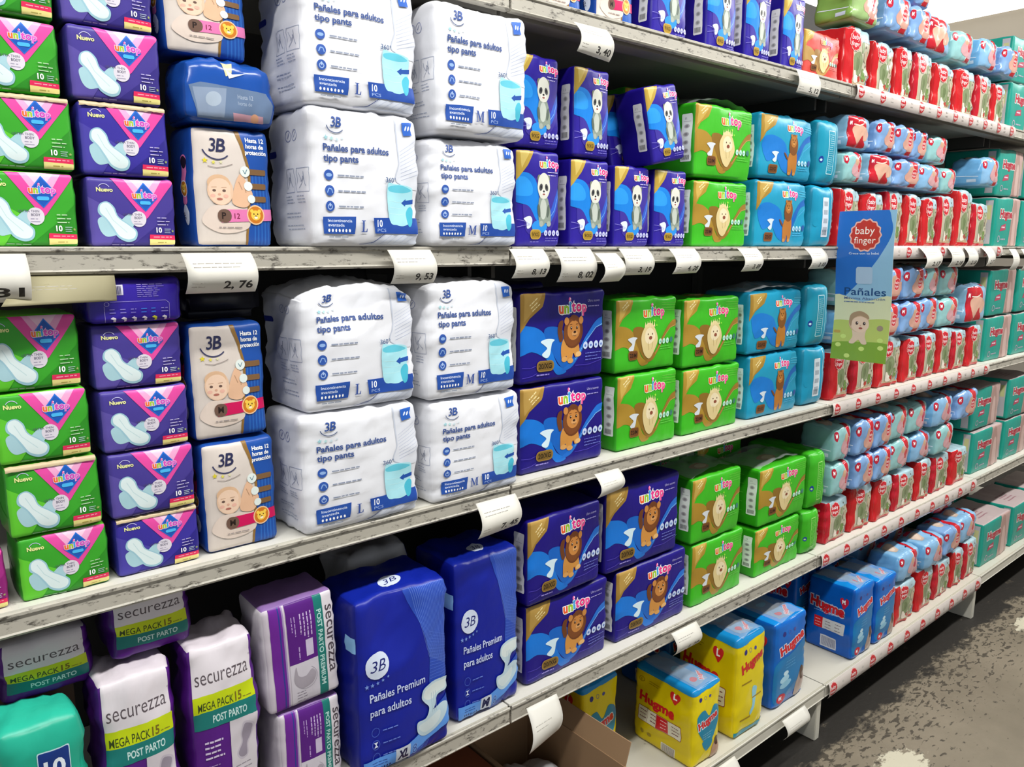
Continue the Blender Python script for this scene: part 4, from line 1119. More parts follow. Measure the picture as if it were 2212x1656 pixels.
def make_soft(key, seed, base, dk, mode=0, wrapb=False):
    W, H, D = 15.0, 8.8, 10.0
    B = Body(W, H, D, r=1.3, bulge=.7, wr=.42, seed=seed, step=.9)
    A = Art(W, H); red = 0xc0202e
    if mode == 2:   # red facing with sleeping baby
        A.curve([(-.4, 9), (7.0, 9.2), (10.4, 6.6), (8.8, 3.6), (10.5, -.4), (-.4, -.4)], red)
        A.curve([(2.4, 5.4), (6.0, 6.4), (9.8, 5.8), (13.4, 4.8), (12.8, 3.0), (9.4, 2.2), (8.0, 3.6), (5.4, 1.2), (3.4, 2.4)], 0xd9ab94)
        A.line([(2.0, 6.4), (6.2, 6.2), (8.6, 6.8)], .3, 0xe9d6cc)
    else:
        A.poly([(8.0, 0), (12.2, 0), (12.4, H), (8.8, H), (9.6, 4.4)], red)
        A.line([(8.0, .1), (9.4, 4.4), (8.7, H - .1)], .4, 0xe4e6ea)
        A.curve([(4.8, 3.2), (6.2, 5.4), (7.8, 7.0), (9.6, 6.8), (11.6, 5.4), (14.4, 4.8), (14.6, 2.2), (10.4, 1.4), (7.0, 1.9)], 0xd3a08f if mode == 0 else 0xd0a0a4)
        A.ell(8.0, 6.0, 1.1, 1.0, 0xc8a083)
        A.part('brand_badge'); scallop(A, 10.4, 4.6, 1.5, 0xc8303c, 0xe6b4b0, txt=mode == 0); A.part()
    A.part('size_badge'); A.ell(1.5, H - 2.2, 1.3, 1.3, 0xb81c34); A.text('M', .95, H - 2.6, .95, 0xffffff, bold=.04); A.part()
    S = Art(D, H)
    S.line([(1.0, 3.2), (D - 1, 2.9)], .2, 0xdce6f2); S.rect(D - 4.4, 1.2, 2.8, .9, 0xc9d6e8)
    T = Art(W, D); T.ell(W * .3, D * .5, 2.6, 2.4, 0xc8b4a4); T.ell(W * .3, D * .52, 1.6, 1.6, 0xd9c4b2); T.ell(W * .62, 2.2, .5, .25, 0x20305a); T.ell(W * .68, 2.1, .3, .25, 0x20305a)
    T.poly([(9.4, 0), (11.8, 0), (12.4, D), (10.4, D)], red)
    T.poly([(3.4, D * .8), (7.5, D * .74), (7.6, D * .9), (3.5, D * .95)], 0xc03048)
    proto(key, 'baby_diaper_pack', B, {'front': base, 'left': dk, 'top': base, 'right': base}, {'front': A, 'left': S, 'top': T}, M_GLOSS)
make_soft('soft_blue', 121, 0x7ea3d0, 0x6f95c6); make_soft('soft_teal', 122, 0x93c4c4, 0x84b6b8, 1); make_soft('soft_red', 123, 0x8fb8d6, 0x85b0cc, 2); make_soft('soft_sky', 124, 0x86b4d8, 0x6ba6d4, 1)
make_soft('soft_green', 125, 0x9ab878, 0x7fa850, 0)

def make_hugteal(key, seed):
    W, H, D = 25.0, 17.2, 18.0
    B = Body(W, H, D, r=.8, bulge=.4, wr=.16, seed=seed, step=1.8)
    A = Art(W, H)
    A.poly([(W * .56, 0), (W, 0), (W, H), (W * .62, H)], 0xbfa09a)
    A.curve([(W * .62, 0), (W * .60, H * .5), (W * .66, H * .9), (W * .78, H * .95), (W * .86, H * .6), (W * .9, 0)], 0xa98880)
    A.curve([(W * .7, 1), (W * .68, H * .4), (W * .74, H * .7), (W * .82, H * .6), (W * .84, 1)], 0xc9aca4)
    A.part('brand_lettering'); hugme(A, 3.6, 10.2, 12.0, 0xb2223c, 0xd4dcd6, 0); A.part()
    A.part('size_badge'); A.poly([(4.4, 5.4), (9.6, 6.0), (9.6, 8.2), (5.6, 7.4)], 0xb0405c); A.fine(6.0, 6.6, 3.0, 1, 0xe0d0d8, .4, .5); A.part()
    A.ring(4.4, 2.8, 1.2, .3, 0xbfa8bc, 10); A.fine(6.4, 2.4, 4.6, 1, 0xa8a8b8, .5, .5)
    T = Art(W, D); T.rect(0, 0, W, D, 0xb9a9a8); T.fine(6, D * .5, 10, 4, 0x9a7078, 1.6, .6)
    S = Art(D, H); S.rect(D - 3.6, 1.0, 2.4, H - 2, 0xbcb8bc); S.rect(D - 3.2, H * .55, 1.6, 5.0, 0xc9c890)
    proto(key, 'baby_diaper_pack', B, {'front': 0x1b9485, 'left': 0x1f9c8a, 'top': 0xa9b0ac}, {'front': A, 'left': S, 'top': T}, M_FILM)
make_hugteal('hug_teal', 131)
#@@PLACE@@
# ------------------------------------------------------------------ room
def box(bm, x0, x1, y0, y1, z0, z1):
    v = [bm.verts.new(p) for p in ((x0, y0, z0), (x1, y0, z0), (x1, y1, z0), (x0, y1, z0), (x0, y0, z1), (x1, y0, z1), (x1, y1, z1), (x0, y1, z1))]
    for q in ((0, 3, 2, 1), (4, 5, 6, 7), (0, 1, 5, 4), (1, 2, 6, 5), (2, 3, 7, 6), (3, 0, 4, 7)):
        bm.faces.new([v[i] for i in q])

def boxes(name, lst, mat, parent=None, bevel=0.0):
    bm = bmesh.new()
    for b in lst: box(bm, *b)
    if bevel: bmesh.ops.bevel(bm, geom=bm.edges[:], offset=bevel, segments=2, affect='EDGES')
    o = bpy.data.objects.new(name, finish(bm, name, mat)); COL.objects.link(o)
    if parent: o.parent = parent
    return o

def floor_mat():
    m, nt, b = new_mat('worn_concrete'); N, L = nt.nodes, nt.links
    tc = N.new('ShaderNodeTexCoord')
    def noise_n(scale, detail, rough, st=(1, 1, 1), dist=0.0):
        mp = N.new('ShaderNodeMapping'); mp.inputs['Scale'].default_value = st; L.new(tc.outputs['Object'], mp.inputs[0])
        n = N.new('ShaderNodeTexNoise'); n.inputs['Scale'].default_value = scale; n.inputs['Detail'].default_value = detail; n.inputs['Roughness'].default_value = rough
        n.inputs['Distortion'].default_value = dist
        L.new(mp.outputs[0], n.inputs['Vector']); return n.outputs[0]
    def ramp(src, p0, p1):
        r = N.new('ShaderNodeValToRGB'); r.color_ramp.elements[0].position = p0; r.color_ramp.elements[1].position = p1; L.new(src, r.inputs[0]); return r.outputs[0]
    def mix(fac, a, bb):
        x = N.new('ShaderNodeMix'); x.data_type = 'RGBA'; L.new(fac, x.inputs[0])
        for s, k in ((a, 6), (bb, 7)):
            if isinstance(s, int): x.inputs[k].default_value = srgb(s)
            else: L.new(s, x.inputs[k])
        return x.outputs[2]
    def math_n(op, a, bb):
        x = N.new('ShaderNodeMath'); x.operation = op
        for i, s in enumerate((a, bb)):
            if isinstance(s, (int, float)): x.inputs[i].default_value = s
            else: L.new(s, x.inputs[i])
        return x.outputs[0]
    base = mix(ramp(noise_n(3.0, 6, .6), .35, .68), 0x716857, 0x857b69)
    sp = N.new('ShaderNodeSeparateXYZ'); L.new(tc.outputs['Object'], sp.inputs[0])
    # traffic wear band with flaked coating next to the shelving
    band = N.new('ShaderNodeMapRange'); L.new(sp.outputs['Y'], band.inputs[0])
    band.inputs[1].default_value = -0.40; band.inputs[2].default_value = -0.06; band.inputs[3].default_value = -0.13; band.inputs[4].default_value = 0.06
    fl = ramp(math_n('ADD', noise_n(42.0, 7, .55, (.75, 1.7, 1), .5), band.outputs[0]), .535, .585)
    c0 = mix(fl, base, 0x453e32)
    deck_shade = N.new('ShaderNodeMapRange'); L.new(sp.outputs['Y'], deck_shade.inputs[0]); deck_shade.inputs[1].default_value = -.17; deck_shade.inputs[2].default_value = -.05; deck_shade.inputs[3].default_value = -.28; deck_shade.inputs[4].default_value = .22  # shadow under the bottom deck, painted into the floor colour with a ragged edge
    c1 = mix(ramp(math_n('ADD', noise_n(14, 8, .65, (.6, 1.2, 1)), deck_shade.outputs[0]), .48, .60), c0, 0x1d1913)
    # two remnants of pale paint
    def patch(cx, cy, rx, ry):
        dx = math_n('DIVIDE', math_n('SUBTRACT', sp.outputs['X'], cx), rx); dy = math_n('DIVIDE', math_n('SUBTRACT', sp.outputs['Y'], cy), ry)
        d = math_n('SQRT', math_n('ADD', math_n('MULTIPLY', dx, dx), math_n('MULTIPLY', dy, dy)), 0)
        return math_n('SUBTRACT', 1.0, d)
    pp = math_n('MAXIMUM', patch(1.99, -.25, .13, .085), patch(3.16, -.19, .13, .05))
    pn = ramp(math_n('ADD', math_n('MULTIPLY', pp, .45), math_n('MULTIPLY', noise_n(26, 8, .7, (1, 1.8, 1)), .9)), .60, .66)
    pm = math_n('MULTIPLY', pn, ramp(pp, .0, .12))
    c2 = mix(pm, c1, 0xc4bea8)
    L.new(c2, b.inputs['Base Color'])
    b.inputs['Roughness'].default_value = .62
    bp = N.new('ShaderNodeBump'); bp.inputs['Strength'].default_value = .3; bp.inputs['Distance'].default_value = .003
    L.new(noise_n(60, 5, .6), bp.inputs['Height']); L.new(bp.outputs[0], b.inputs['Normal'])
    return m

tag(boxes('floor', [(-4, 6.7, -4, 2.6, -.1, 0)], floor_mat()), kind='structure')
tag(boxes('ceiling', [(-4, 6.7, -4, 3.4, 3.1, 3.2)], plain('white_ceiling_paint', 0xe8e6e0, .8)), kind='structure')
tag(boxes('wall_right', [(6.6, 6.7, -4, 3.4, 0, 3.1)], plain('beige_wall_paint', 0xa39a8c, .75, bump=.1, bscale=40)), kind='structure')

# ------------------------------------------------------------------ ceiling lamps
def emis(name, col, s):
    m, nt, b = new_mat(name)
    b.inputs['Base Color'].default_value = srgb(0xffffff)
    b.inputs['Emission Color'].default_value = srgb(col); b.inputs['Emission Strength'].default_value = s
    return m
M_TUBE = emis('lit_tube', 0xf4f8ff, 9.0)
M_LAMP = plain('white_lamp_housing', 0xe4e4e0, .4)
LAMP_W = 31.0
where = ('above the left end of the aisle', 'above the aisle in front of the white adult packs', 'above the aisle in front of the baby finger section', 'above the aisle beyond the last bay', 'near the beige end wall')
for k, xc in enumerate((-.6, .9, 2.4, 3.9, 5.4)):
    e = empty('ceiling_lamp', (xc, -.95, 2.9))
    tag(e, 'white two-tube fluorescent batten lamp ' + where[k], 'lamp', 'fluorescent lamps over the aisle')
    boxes('housing', [(-.64, .64, -.07, .07, .0, .05), (-.4, -.38, -.01, .01, .05, .2), (.38, .4, -.01, .01, .05, .2)], M_LAMP, e)
    for s in (-1, 1):
        bm = bmesh.new(); bmesh.ops.create_cone(bm, segments=12, radius1=.013, radius2=.013, depth=1.2, matrix=Matrix.Rotation(math.pi / 2, 4, 'Y'))
        t = bpy.data.objects.new('tube', finish(bm, 'tube', M_TUBE, True)); COL.objects.link(t); t.parent = e; t.location = (0, s * .04, -.02)
    ld = bpy.data.lights.new('tube_light', 'AREA'); ld.shape = 'RECTANGLE'; ld.size = 1.2; ld.size_y = .12; ld.energy = LAMP_W; ld.color = (1.0, .985, .95)
    lo = bpy.data.objects.new('tube_light', ld); COL.objects.link(lo); lo.parent = e; lo.location = (0, 0, -.045)
bm = bmesh.new(); box(bm, 4.7, 6.5, .55, 2.6, 3.03, 3.1)
p = bpy.data.objects.new('skylight_panel', finish(bm, 'skylight_panel', emis('lit_panel', 0xfffdf6, 2.2))); COL.objects.link(p)
tag(p, 'large glowing white ceiling light panel by the beige wall', 'ceiling light')

# ------------------------------------------------------------------ shelving bays
SHELF = {'A': 1.767, 'B': 1.37, 'C': .956, 'D': .53, 'E': .165}
RAIL = {'A': .030, 'B': .031, 'C': .030, 'D': .036, 'E': .040}
FRONT = {'A': 0, 'B': 0, 'C': 0, 'D': 0, 'E': -.05}
BX = [-.35, .83, 1.93, 3.055, 4.25]
bay_lab = ['grey steel shelving bay holding sanitary pads and the white adult packs', 'grey steel shelving bay holding the purple, green and cyan packs',
           'grey steel shelving bay with red badge strips along its shelf edges', 'furthest grey steel shelving bay, holding the teal packs']

def rail_mesh(w, h, depth=.44):
    """folded front edge: thin bright top fold, face set back a little at the bottom"""
    prof = [(.0, .0), (-.002, -.0015), (-.002, -.005), (.0006, -.0062), (.0006, -h + .005), (-.001, -h + .003), (.001, -h), (.012, -h), (.012, -h + .006), (.006, -h + .01), (.006, -.003)]
    bm = bmesh.new(); n = 2
    rings = [[bm.verts.new((x, y, z)) for y, z in prof] for x in (0, w)]
    m = len(prof)
    for k in range(m): bm.faces.new((rings[0][k], rings[0][(k + 1) % m], rings[1][(k + 1) % m], rings[1][k]))
    bm.faces.new(rings[0][::-1]); bm.faces.new(rings[1])
    bmesh.ops.recalc_face_normals(bm, faces=bm.faces)
    return bm

LEV = {'A': 'topmost', 'B': 'eye-level', 'C': 'middle', 'D': 'second-lowest', 'E': 'bottom'}
BAYW = ['under the white adult packs side, nearest bay', 'in the bay of purple, green and cyan packs', 'in the bay with red badge strips', 'in the furthest bay']
BAYW[0] = 'at the left, nearest bay with pads and white packs'
boards = {}
for bi in range(4):
    x0, x1 = BX[bi], BX[bi + 1]; w = x1 - x0
    bay = empty('shelving_bay', (x0, .44, 0)); tag(bay, bay_lab[bi], 'shelving', 'shelving bays')
    P = lambda n, l, m, bevel=0: boxes(n, [(a - x0, b - x0, c - .44, d - .44, e, f) for a, b, c, d, e, f in l], m, bay, bevel)
    P('back_panel', [(x0 + .002, x1 - .002, .445, .46, .1, 2.15)], M_BACK)
    P('upright_post', [(x1 - .024, x1 - .001, .441, .444, 0, 2.2)], M_POST)
    P('upright_post', [(x0 + .001, x0 + .024, .441, .444, 0, 2.2)], M_POST)
    P('base_foot', [(x1 - .026, x1 - .002, FRONT['E'] + .006, .40, 0, SHELF['E'] - .043)], M_BASE, .002)
    P('base_foot', [(x0 + .002, x0 + .010, FRONT['E'] + .012, .40, 0, SHELF['E'] - .043)], M_BASE, .002)
    for s, z in SHELF.items():
        yf = FRONT[s]; t = .018
        lab = f"{LEV[s]} shelf board {BAYW[bi]}"
        sh = boxes('shelf_board', [(.002, w - .002, yf + .006 - .44, -.003, -.004, 0)], M_DECK if s != 'E' else M_BASE)
        sh.location = (x0, .44, z); tag(sh, lab, 'shelf', 'grey shelf boards')
        rm = bpy.data.objects.new('front_rail', finish(rail_mesh(w - .005, RAIL[s]), 'front_rail', M_RAIL if s != 'E' else M_BASE))
        COL.objects.link(rm); rm.parent = sh; rm.location = (.0025, yf - .44, 0)
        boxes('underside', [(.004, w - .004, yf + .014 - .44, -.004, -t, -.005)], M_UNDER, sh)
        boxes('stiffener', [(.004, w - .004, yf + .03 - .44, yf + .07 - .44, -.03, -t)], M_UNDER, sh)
        for xx in (w - .03, .022): boxes('bracket', [(xx, xx + .008, yf + .08 - .44, -.006, -.055, -t)], M_POST, sh)
        boards[(bi, s)] = sh
    if bi == 2:
        # branded strip clipped along every shelf edge
        for s, z in SHELF.items():
            h = RAIL[s] + .006; L = (w - .02) * 100; A = Art(L, h * 100)
            A.rect(0, 0, L, h * 100, 0xcfc6c0)
            step = 11.6; k = 0; x = 2.2
            while x < L - 1:
                scallop(A, x, h * 50, h * 40, 0xb8242e, 0xd8a8a0); A.rect(x + 4.6, h * 30, 1.4, .2, 0xa8a29c); A.ell(x + 5.3, h * 62, .6, .35, 0xbcb6b0); x += step
            yf = FRONT[s]
            def fn(a, b, z=z, h=h, yf=yf):
                t = b / (h * 100); bul = .006 * math.sin(math.pi * min(max(t, 0), 1)) ** .7
                return Vector((a * .01 + .01, yf - .44 - .0035 - bul, z + .002 - h + t * h))
            gb = [h * 100 * j / 8 for j in range(9)]
            me = art_raw(A.g['print'], Lattice([0, L / 2, L], gb, fn)).mesh('promotional_strip', M_GLOSS)
            o = bpy.data.objects.new('promotional_strip', me); COL.objects.link(o); o.parent = boards[(bi, s)]; o.location = (0, 0, -z)
            o['label'] = 'white promotional strip with red scalloped badges'

# ------------------------------------------------------------------ price tags
def price_tag(x0, x1, z, text, label, L=.055, lean=0.0, y0=-.006, bul=.022, curl=0.0, paper=0xd9d6cc, tilt=0.0):
    w = (x1 - x0) * 100; h = L * 100
    A = Art(w, h)
    A.rect(0, 0, w, h, paper)
    if text:
        A.text(text, w * .93, h * .12, h * .19, 0x2a2723, bold=.03, width=w * (.42 if len(text) > 4 else .5), align='r')
        A.fine(w * .1, h * .72, w * .7, 2, 0xa09c92, h * .09, h * .02); A.fine(w * .06, h * .25, w * .22, 2, 0xa09c92, h * .09, h * .02)
    else: A.fine(w * .12, h * .6, w * .6, 2, 0xb4b0a6, h * .1, h * .02)
    def fn(a, b):
        t = 1 - b / h
        yy = y0 - bul * math.sin(math.pi * min(t * .8 + .05, 1)) - lean * t * t - curl * t * (1 - a / w)
        zz = z - L * (t * .97) - tilt * (a / w) * t
        return Vector(((a / w - .5) * (x1 - x0) - curl * .8 * t * (1 - a / w), yy, zz - (z - L)))
    ga = [w * k / 6 for k in range(7)]; gb = [h * k / 10 for k in range(11)]
    me = art_raw(A.g['print'], Lattice(ga, gb, fn)).mesh('price_tag', M_PAPER)
    o = bpy.data.objects.new('price_tag', me); COL.objects.link(o); o.location = ((x0 + x1) / 2, 0, z - L)
    m = o.modifiers.new('paper', 'SOLIDIFY'); m.thickness = .0003; m.offset = 1
    tag(o, label, 'price tag', 'paper price tags hanging from the shelf edges')
    return o

zb = SHELF['B'] - .008
T_ = price_tag
T_(.045, .136, zb, ', 31', 'white curved price tag reading 31 at the left end of the eye-level shelf', .052)
T_(.13, .225, zb - .024, '', 'yellowed curled paper slip behind the 31 price tag', .032, y0=.004, bul=.003, paper=0x9d9676, curl=.03)
T_(.298, .385, zb, '2, 76', 'white curved price tag reading 2,76 above the beige and blue baby packs', .050, bul=.026)
T_(.588, .663, zb + .003, '9, 53', 'white price tag reading 9,53 below the white adult packs', .050)
T_(.818, .893, zb + .004, '8, 13', 'white price tag reading 8,13 at the joint of two shelf edges', .048, curl=.012)
T_(.92, 1.008, zb + .004, '8, 02', 'white price tag reading 8,02 under the purple panda packs', .058)
T_(1.018, 1.075, zb - .004, '', 'crumpled blank tag in clear sleeve between the 8,02 and 3,19 tags', .052, curl=.02, bul=.03)
T_(1.083, 1.166, zb + .004, '3, 19', 'white price tag reading 3,19 right of the crumpled blank tag', .050)
T_(1.228, 1.312, zb + .004, '4, 28', 'white price tag reading 4,28 under the rightmost panda pack', .050, curl=.015)
T_(1.462, 1.538, zb + .004, '3, 89', 'white price tag reading 3,89 under the green packs of the eye-level shelf', .050, curl=.012)
T_(1.738, 1.82, zb + .004, '3, 03', 'white price tag reading 3,03 under the cyan packs near the hanging banner', .050, curl=.012)
far = ['just right of the hanging banner', 'second right of the hanging banner', 'third right of the hanging banner', 'fourth right of the hanging banner']
for k, (a, b) in enumerate(((2.37, 2.50), (2.57, 2.67), (2.70, 2.78), (2.84, 2.93))):
    T_(a, b, zb + .006, ('2,17', '2,18', '2,18', '2,17')[k], 'small white price tag on the badge strip, ' + far[k], .062, curl=.02 if k in (0, 3) else 0)
T_(3.10, 3.165, zb, '', 'nearer white tag on the furthest bay at eye level', .075); T_(3.22, 3.30, zb, '', 'further white tag on the furthest bay at eye level', .08)
T_(.958, 1.04, SHELF['A'] - .026, '3, 40', 'white price tag reading 3,40 hanging under the top shelf', .055, curl=.02)
T_(1.655, 1.75, SHELF['A'] - .004, '5, 12', 'white price tag reading 5,12 on the top shelf beside the badge strip', .052, bul=.012)
T_(.745, .832, SHELF['C'] - .012, '7, 45', 'curled price tag reading 7,45 below the middle shelf by the tall blue bag', .056, curl=.012)
T_(1.03, 1.098, SHELF['C'] - .016, '', 'plain curled tag on the middle shelf edge above the stacked lion packs', .042, curl=.012)
T_(.86, .937, SHELF['D'] - .012, '', 'torn hanging tag over the open cardboard box', .075, curl=.02)
T_(1.285, 1.375, SHELF['D'] - .006, '1, 28', 'white tag reading 1,28 above the nearest yellow pack', .052)
T_(1.69, 1.80, SHELF['E'] - .002, '', 'white tag wrapped over the bottom shelf edge beside the base foot', .052, y0=-.058)
T_(1.41, 1.48, SHELF['E'] - .004, '', 'white tag on the bottom shelf edge under the yellow packs', .05, y0=-.058)

# ------------------------------------------------------------------ hanging banner at the bay joint
def banner():
    W, H = 14.4, 37.5; A = Art(W, H)
    A.rect(0, 0, W, H, 0x8fb9d6)
    A.curve([(-1, H + 1), (W * .75, H + 1), (W * .93, H * .93), (W * .95, H * .84), (W * .8, H * .72), (W * .62, H * .62), (W * .4, H * .52), (W * .1, H * .40), (-1, H * .33)], 0x2e6cc0)
    A.curve([(-1, H * .42), (W * .5, H * .40), (W + 1, H * .42), (W + 1, -1), (-1, -1)], 0xd3d6b0)
    A.curve([(-1, H * .24), (W * .4, H * .27), (W + 1, H * .27), (W + 1, -1), (-1, -1)], 0xb3c268)
    A.curve([(-1, H * .10), (W * .5, H * .13), (W + 1, H * .12), (W + 1, -1), (-1, -1)], 0x7ea23e)
    for a, b in ((.12, .1), (.55, .085), (.88, .1), (.86, .15), (.2, .16), (.3, .03)): A.ell(W * a, H * b, .75, .55, 0xc4d97a)
    A.rect(.2, H * .18, 1.8, .7, 0xb89a50, .3); A.ell(W * .84, H * .23, .8, .7, 0x9a8a78)
    A.part('brand_badge'); scallop(A, W * .5, H * .84, 3.6, 0xc23a2c, 0xe8b4a8, tc=0xf8ece0); A.part()
    A.text('Crece con tu bebé', W * .23, H * .715, .55, 0xd6e4f4, bold=.01, width=7.6)
    A.rect(W * .37, H * .52, 4.2, 4.2, 0xa9c0d8, .6)
    A.text('Pañales', W * .17, H * .445, 1.9, 0x24487c, bold=.005, width=10.6)
    A.text('Máxima Absorción', W * .17, H * .415, .62, 0x5a6a94, bold=.005, width=10.4)
    A.fine(W * .17, H * .395, 10.4, 1, 0x6a7a9c, .4, .22)
    A.part('baby_picture')
    x, z = W * .48, H * .255
    A.curve([(x - 2.0, z - 1.2), (x - 1.0, z - 1.8), (x + .8, z - 1.8), (x + 1.8, z - 1.0), (x + 1.6, z - 3.2), (x + 2.2, z - 5.0), (x + 1.0, z - 5.2), (x, z - 4.2), (x - 1.2, z - 5.2), (x - 2.4, z - 5.0), (x - 1.6, z - 3.4)], 0xd8c0a8)
    A.ell(x - .3, z + .2, 2.6, 2.5, 0xcfae90); A.ell(x + .1, z - .3, 2.3, 2.0, 0xe0c4ac)
    A.curve([(x - 2.8, z + .2), (x - 2.4, z + 2.2), (x - .2, z + 3.1), (x + 1.8, z + 2.3), (x + 2.2, z + 1.2), (x, z + 1.9), (x - 1.8, z + 1.0), (x - 2.2, z - .8)], 0xa68c6e)
    for s in (-.75, 1.15): A.ell(x + s, z, .36, .42, 0x4a3a34); A.ell(x + s + .1, z + .12, .1, .1, 0xffffff)
    A.ell(x + .2, z - .6, .2, .14, 0xc49a84); A.ell(x + .3, z - 1.25, .5, .26, 0x9a5248)
    A.part()
    def fn(a, b):
        t = 1 - b / H
        return Vector((-.005 * math.sin(2.2 * math.pi * t), -.001 - (a / W) * .144 - .004 * t, -t * .375))
    # as seen from -X the left border is the one nearest the shelf
    root = None; L = Lattice([W * k / 8 for k in range(9)], [H * k / 24 for k in range(25)], fn)
    for part, items in A.g.items():
        me = art_raw(items, L).mesh(part if part != 'print' else 'banner', M_GLOSS)
        o = bpy.data.objects.new(part if part != 'print' else 'hanging_banner', me); COL.objects.link(o)
        if part == 'print': root = o; o.location = (1.921, .004, 1.458)
        else: o.parent = root
    C = Art(W, H); C.rect(0, 0, W, H, 0xd8d8d4)
    k = bpy.data.objects.new('backing_card', art_raw(C.g['print'], L).mesh('backing_card', M_PAPER)); COL.objects.link(k); k.parent = root; k.location = (.0004, 0, 0)
    sm = k.modifiers.new('card', 'SOLIDIFY'); sm.thickness = .0006; sm.offset = -1
    tag(root, 'tall blue and green banner with baby picture sticking out from the shelf edge', 'banner')
banner()

# ------------------------------------------------------------------ packages on the shelves
SN = {'A': 'top shelf', 'B': 'eye-level shelf', 'C': 'middle shelf', 'D': 'second-lowest shelf', 'E': 'bottom shelf'}
ORD = ['first', 'second', 'third', 'fourth', 'fifth', 'sixth', 'seventh', 'eighth', 'ninth', 'tenth']
def stack(key, s, x0, x1, zs, desc, group, y=.03, cat='sanitary pads', depth=None, jit=.0, yaws=None, xs=None):
    n = len(zs) - 1
    nm = {0: 'at the bottom of', n - 1: 'on top of'}
    for k in range(n):
        ky = key[k % len(key)] if isinstance(key, (list, tuple)) else key
        dx = (xs[k] if xs else 0)
        posn = nm.get(k) if n > 1 else 'in'
        if posn is None: posn = ORD[k] + ' from the bottom in'
        place(ky, x0 + dx, x1 + dx, zs[k], zs[k + 1] - .001, y + random.uniform(-jit, jit), f'{desc}, {posn} its stack, {SN[s]}', cat, group, depth, yaw=(yaws[k] if yaws else 0))

Z = SHELF
# -- eye-level shelf, left to right
stack(['pad_green', 'pad_green_fin', 'pad_green', 'pad_green', 'pad_green'], 'B', .100, .200, [Z['B'], 1.455, 1.537, 1.617, 1.70], 'green pad pack', 'green pad packs on the eye-level shelf', y=.03, jit=.003, xs=[.0, .002, -.003, -.004])
stack(['pad_purple', 'pad_purple_fin', 'pad_purple', 'pad_purple'], 'B', .205, .307, [Z['B'], 1.453, 1.537, 1.620, 1.70], 'violet pad pack', 'violet pad packs on the eye-level shelf', y=.03, jit=.003, xs=[.002, .0, -.004, -.007])
place('b3_p', .327, .438, Z['B'], 1.523, .03, 'beige and blue baby diaper pack size P standing below the folded pack', 'diaper pack', 'baby packs size P')
place('b3_folded', .318, .45, 1.524, 1.604, .022, 'blue diaper pack lying folded with a see-through band', 'diaper pack')
place('b3_p', .308, .418, 1.606, 1.735, .035, 'beige and blue baby diaper pack size P on top of the folded pack', 'diaper pack', 'baby packs size P')
AG = 'white adult diaper packs'
place('pants_L', .464, .652, Z['B'], 1.555, -.01, 'white adult diaper pack size L at the bottom, eye-level shelf', 'diaper pack', AG)
place('pants_L', .458, .650, 1.556, 1.726, -.012, 'white adult diaper pack size L on top, reaching under the top shelf', 'diaper pack', AG)
place('pants_M2', .656, .840, Z['B'], 1.535, -.01, 'white adult diaper pack size M at the bottom, eye-level shelf', 'diaper pack', AG)
place('pants_M', .662, .852, 1.537, 1.724, -.02, 'white adult diaper pack size M on top, beside the dark gap', 'diaper pack', AG)
PG = 'purple panda diaper packs'
for k, (a, b, t) in enumerate(((.862, .972, 1.535), (.992, 1.100, 1.528), (1.108, 1.216, 1.524), (1.224, 1.334, 1.524))):
    place('panda_a' if k % 2 else 'panda_b', a, b, Z['B'], t, .03, f'purple panda diaper pack, {ORD[k]} from the left in the lower row, eye-level shelf', 'diaper pack', PG)
place('panda_b', .862, .968, 1.537, 1.690, .03, 'purple panda diaper pack partly behind the white size M pack, upper row', 'diaper pack', PG)
place('panda_a', .998, 1.096, 1.530, 1.687, .03, 'purple panda diaper pack standing upright left of the leaning ones', 'diaper pack', PG)
place('panda_b', 1.195, 1.300, 1.536, 1.682, .01, 'front purple panda diaper pack leaning over to the left', 'diaper pack', PG, roll=-11, pitch=-3)
place('panda_a', 1.175, 1.280, 1.532, 1.676, .10, 'rear leaning purple pack showing only its white barcode side', 'diaper pack', PG, roll=-11, pitch=-3)
stack('green_a', 'B', 1.348, 1.555, [Z['B'], 1.513], 'bright green diaper pack with gold waves below another', 'green diaper packs', cat='diaper pack')
place('green_w', 1.345, 1.562, 1.515, 1.667, .03, 'bright green diaper pack with clear wrap, upper one on the eye-level shelf', 'diaper pack', 'green diaper packs')
place('green_b', 1.30, 1.50, 1.515, 1.715, .185, 'dark green pack standing behind the upper green pack, eye-level shelf', 'diaper pack', 'green diaper packs')
place('cyan_a', 1.578, 1.812, Z['B'], 1.524, .03, 'cyan diaper pack with seated lion, lower one on the eye-level shelf', 'diaper pack', 'cyan diaper packs')
place('cyan_a', 1.580, 1.820, 1.526, 1.672, .03, 'cyan diaper pack with seated lion, upper one on the eye-level shelf', 'diaper pack', 'cyan diaper packs')
place('cyan_end_panel', 1.826, 1.945, Z['B'], 1.522, .03, 'cyan pack turned end-on with barcode panel, lower one beside the banner', 'diaper pack', 'cyan packs turned end-on')
place('cyan_end', 1.832, 1.950, 1.524, 1.682, .03, 'cyan pack turned end-on with white outline, upper one, eye-level shelf', 'diaper pack', 'cyan packs turned end-on')
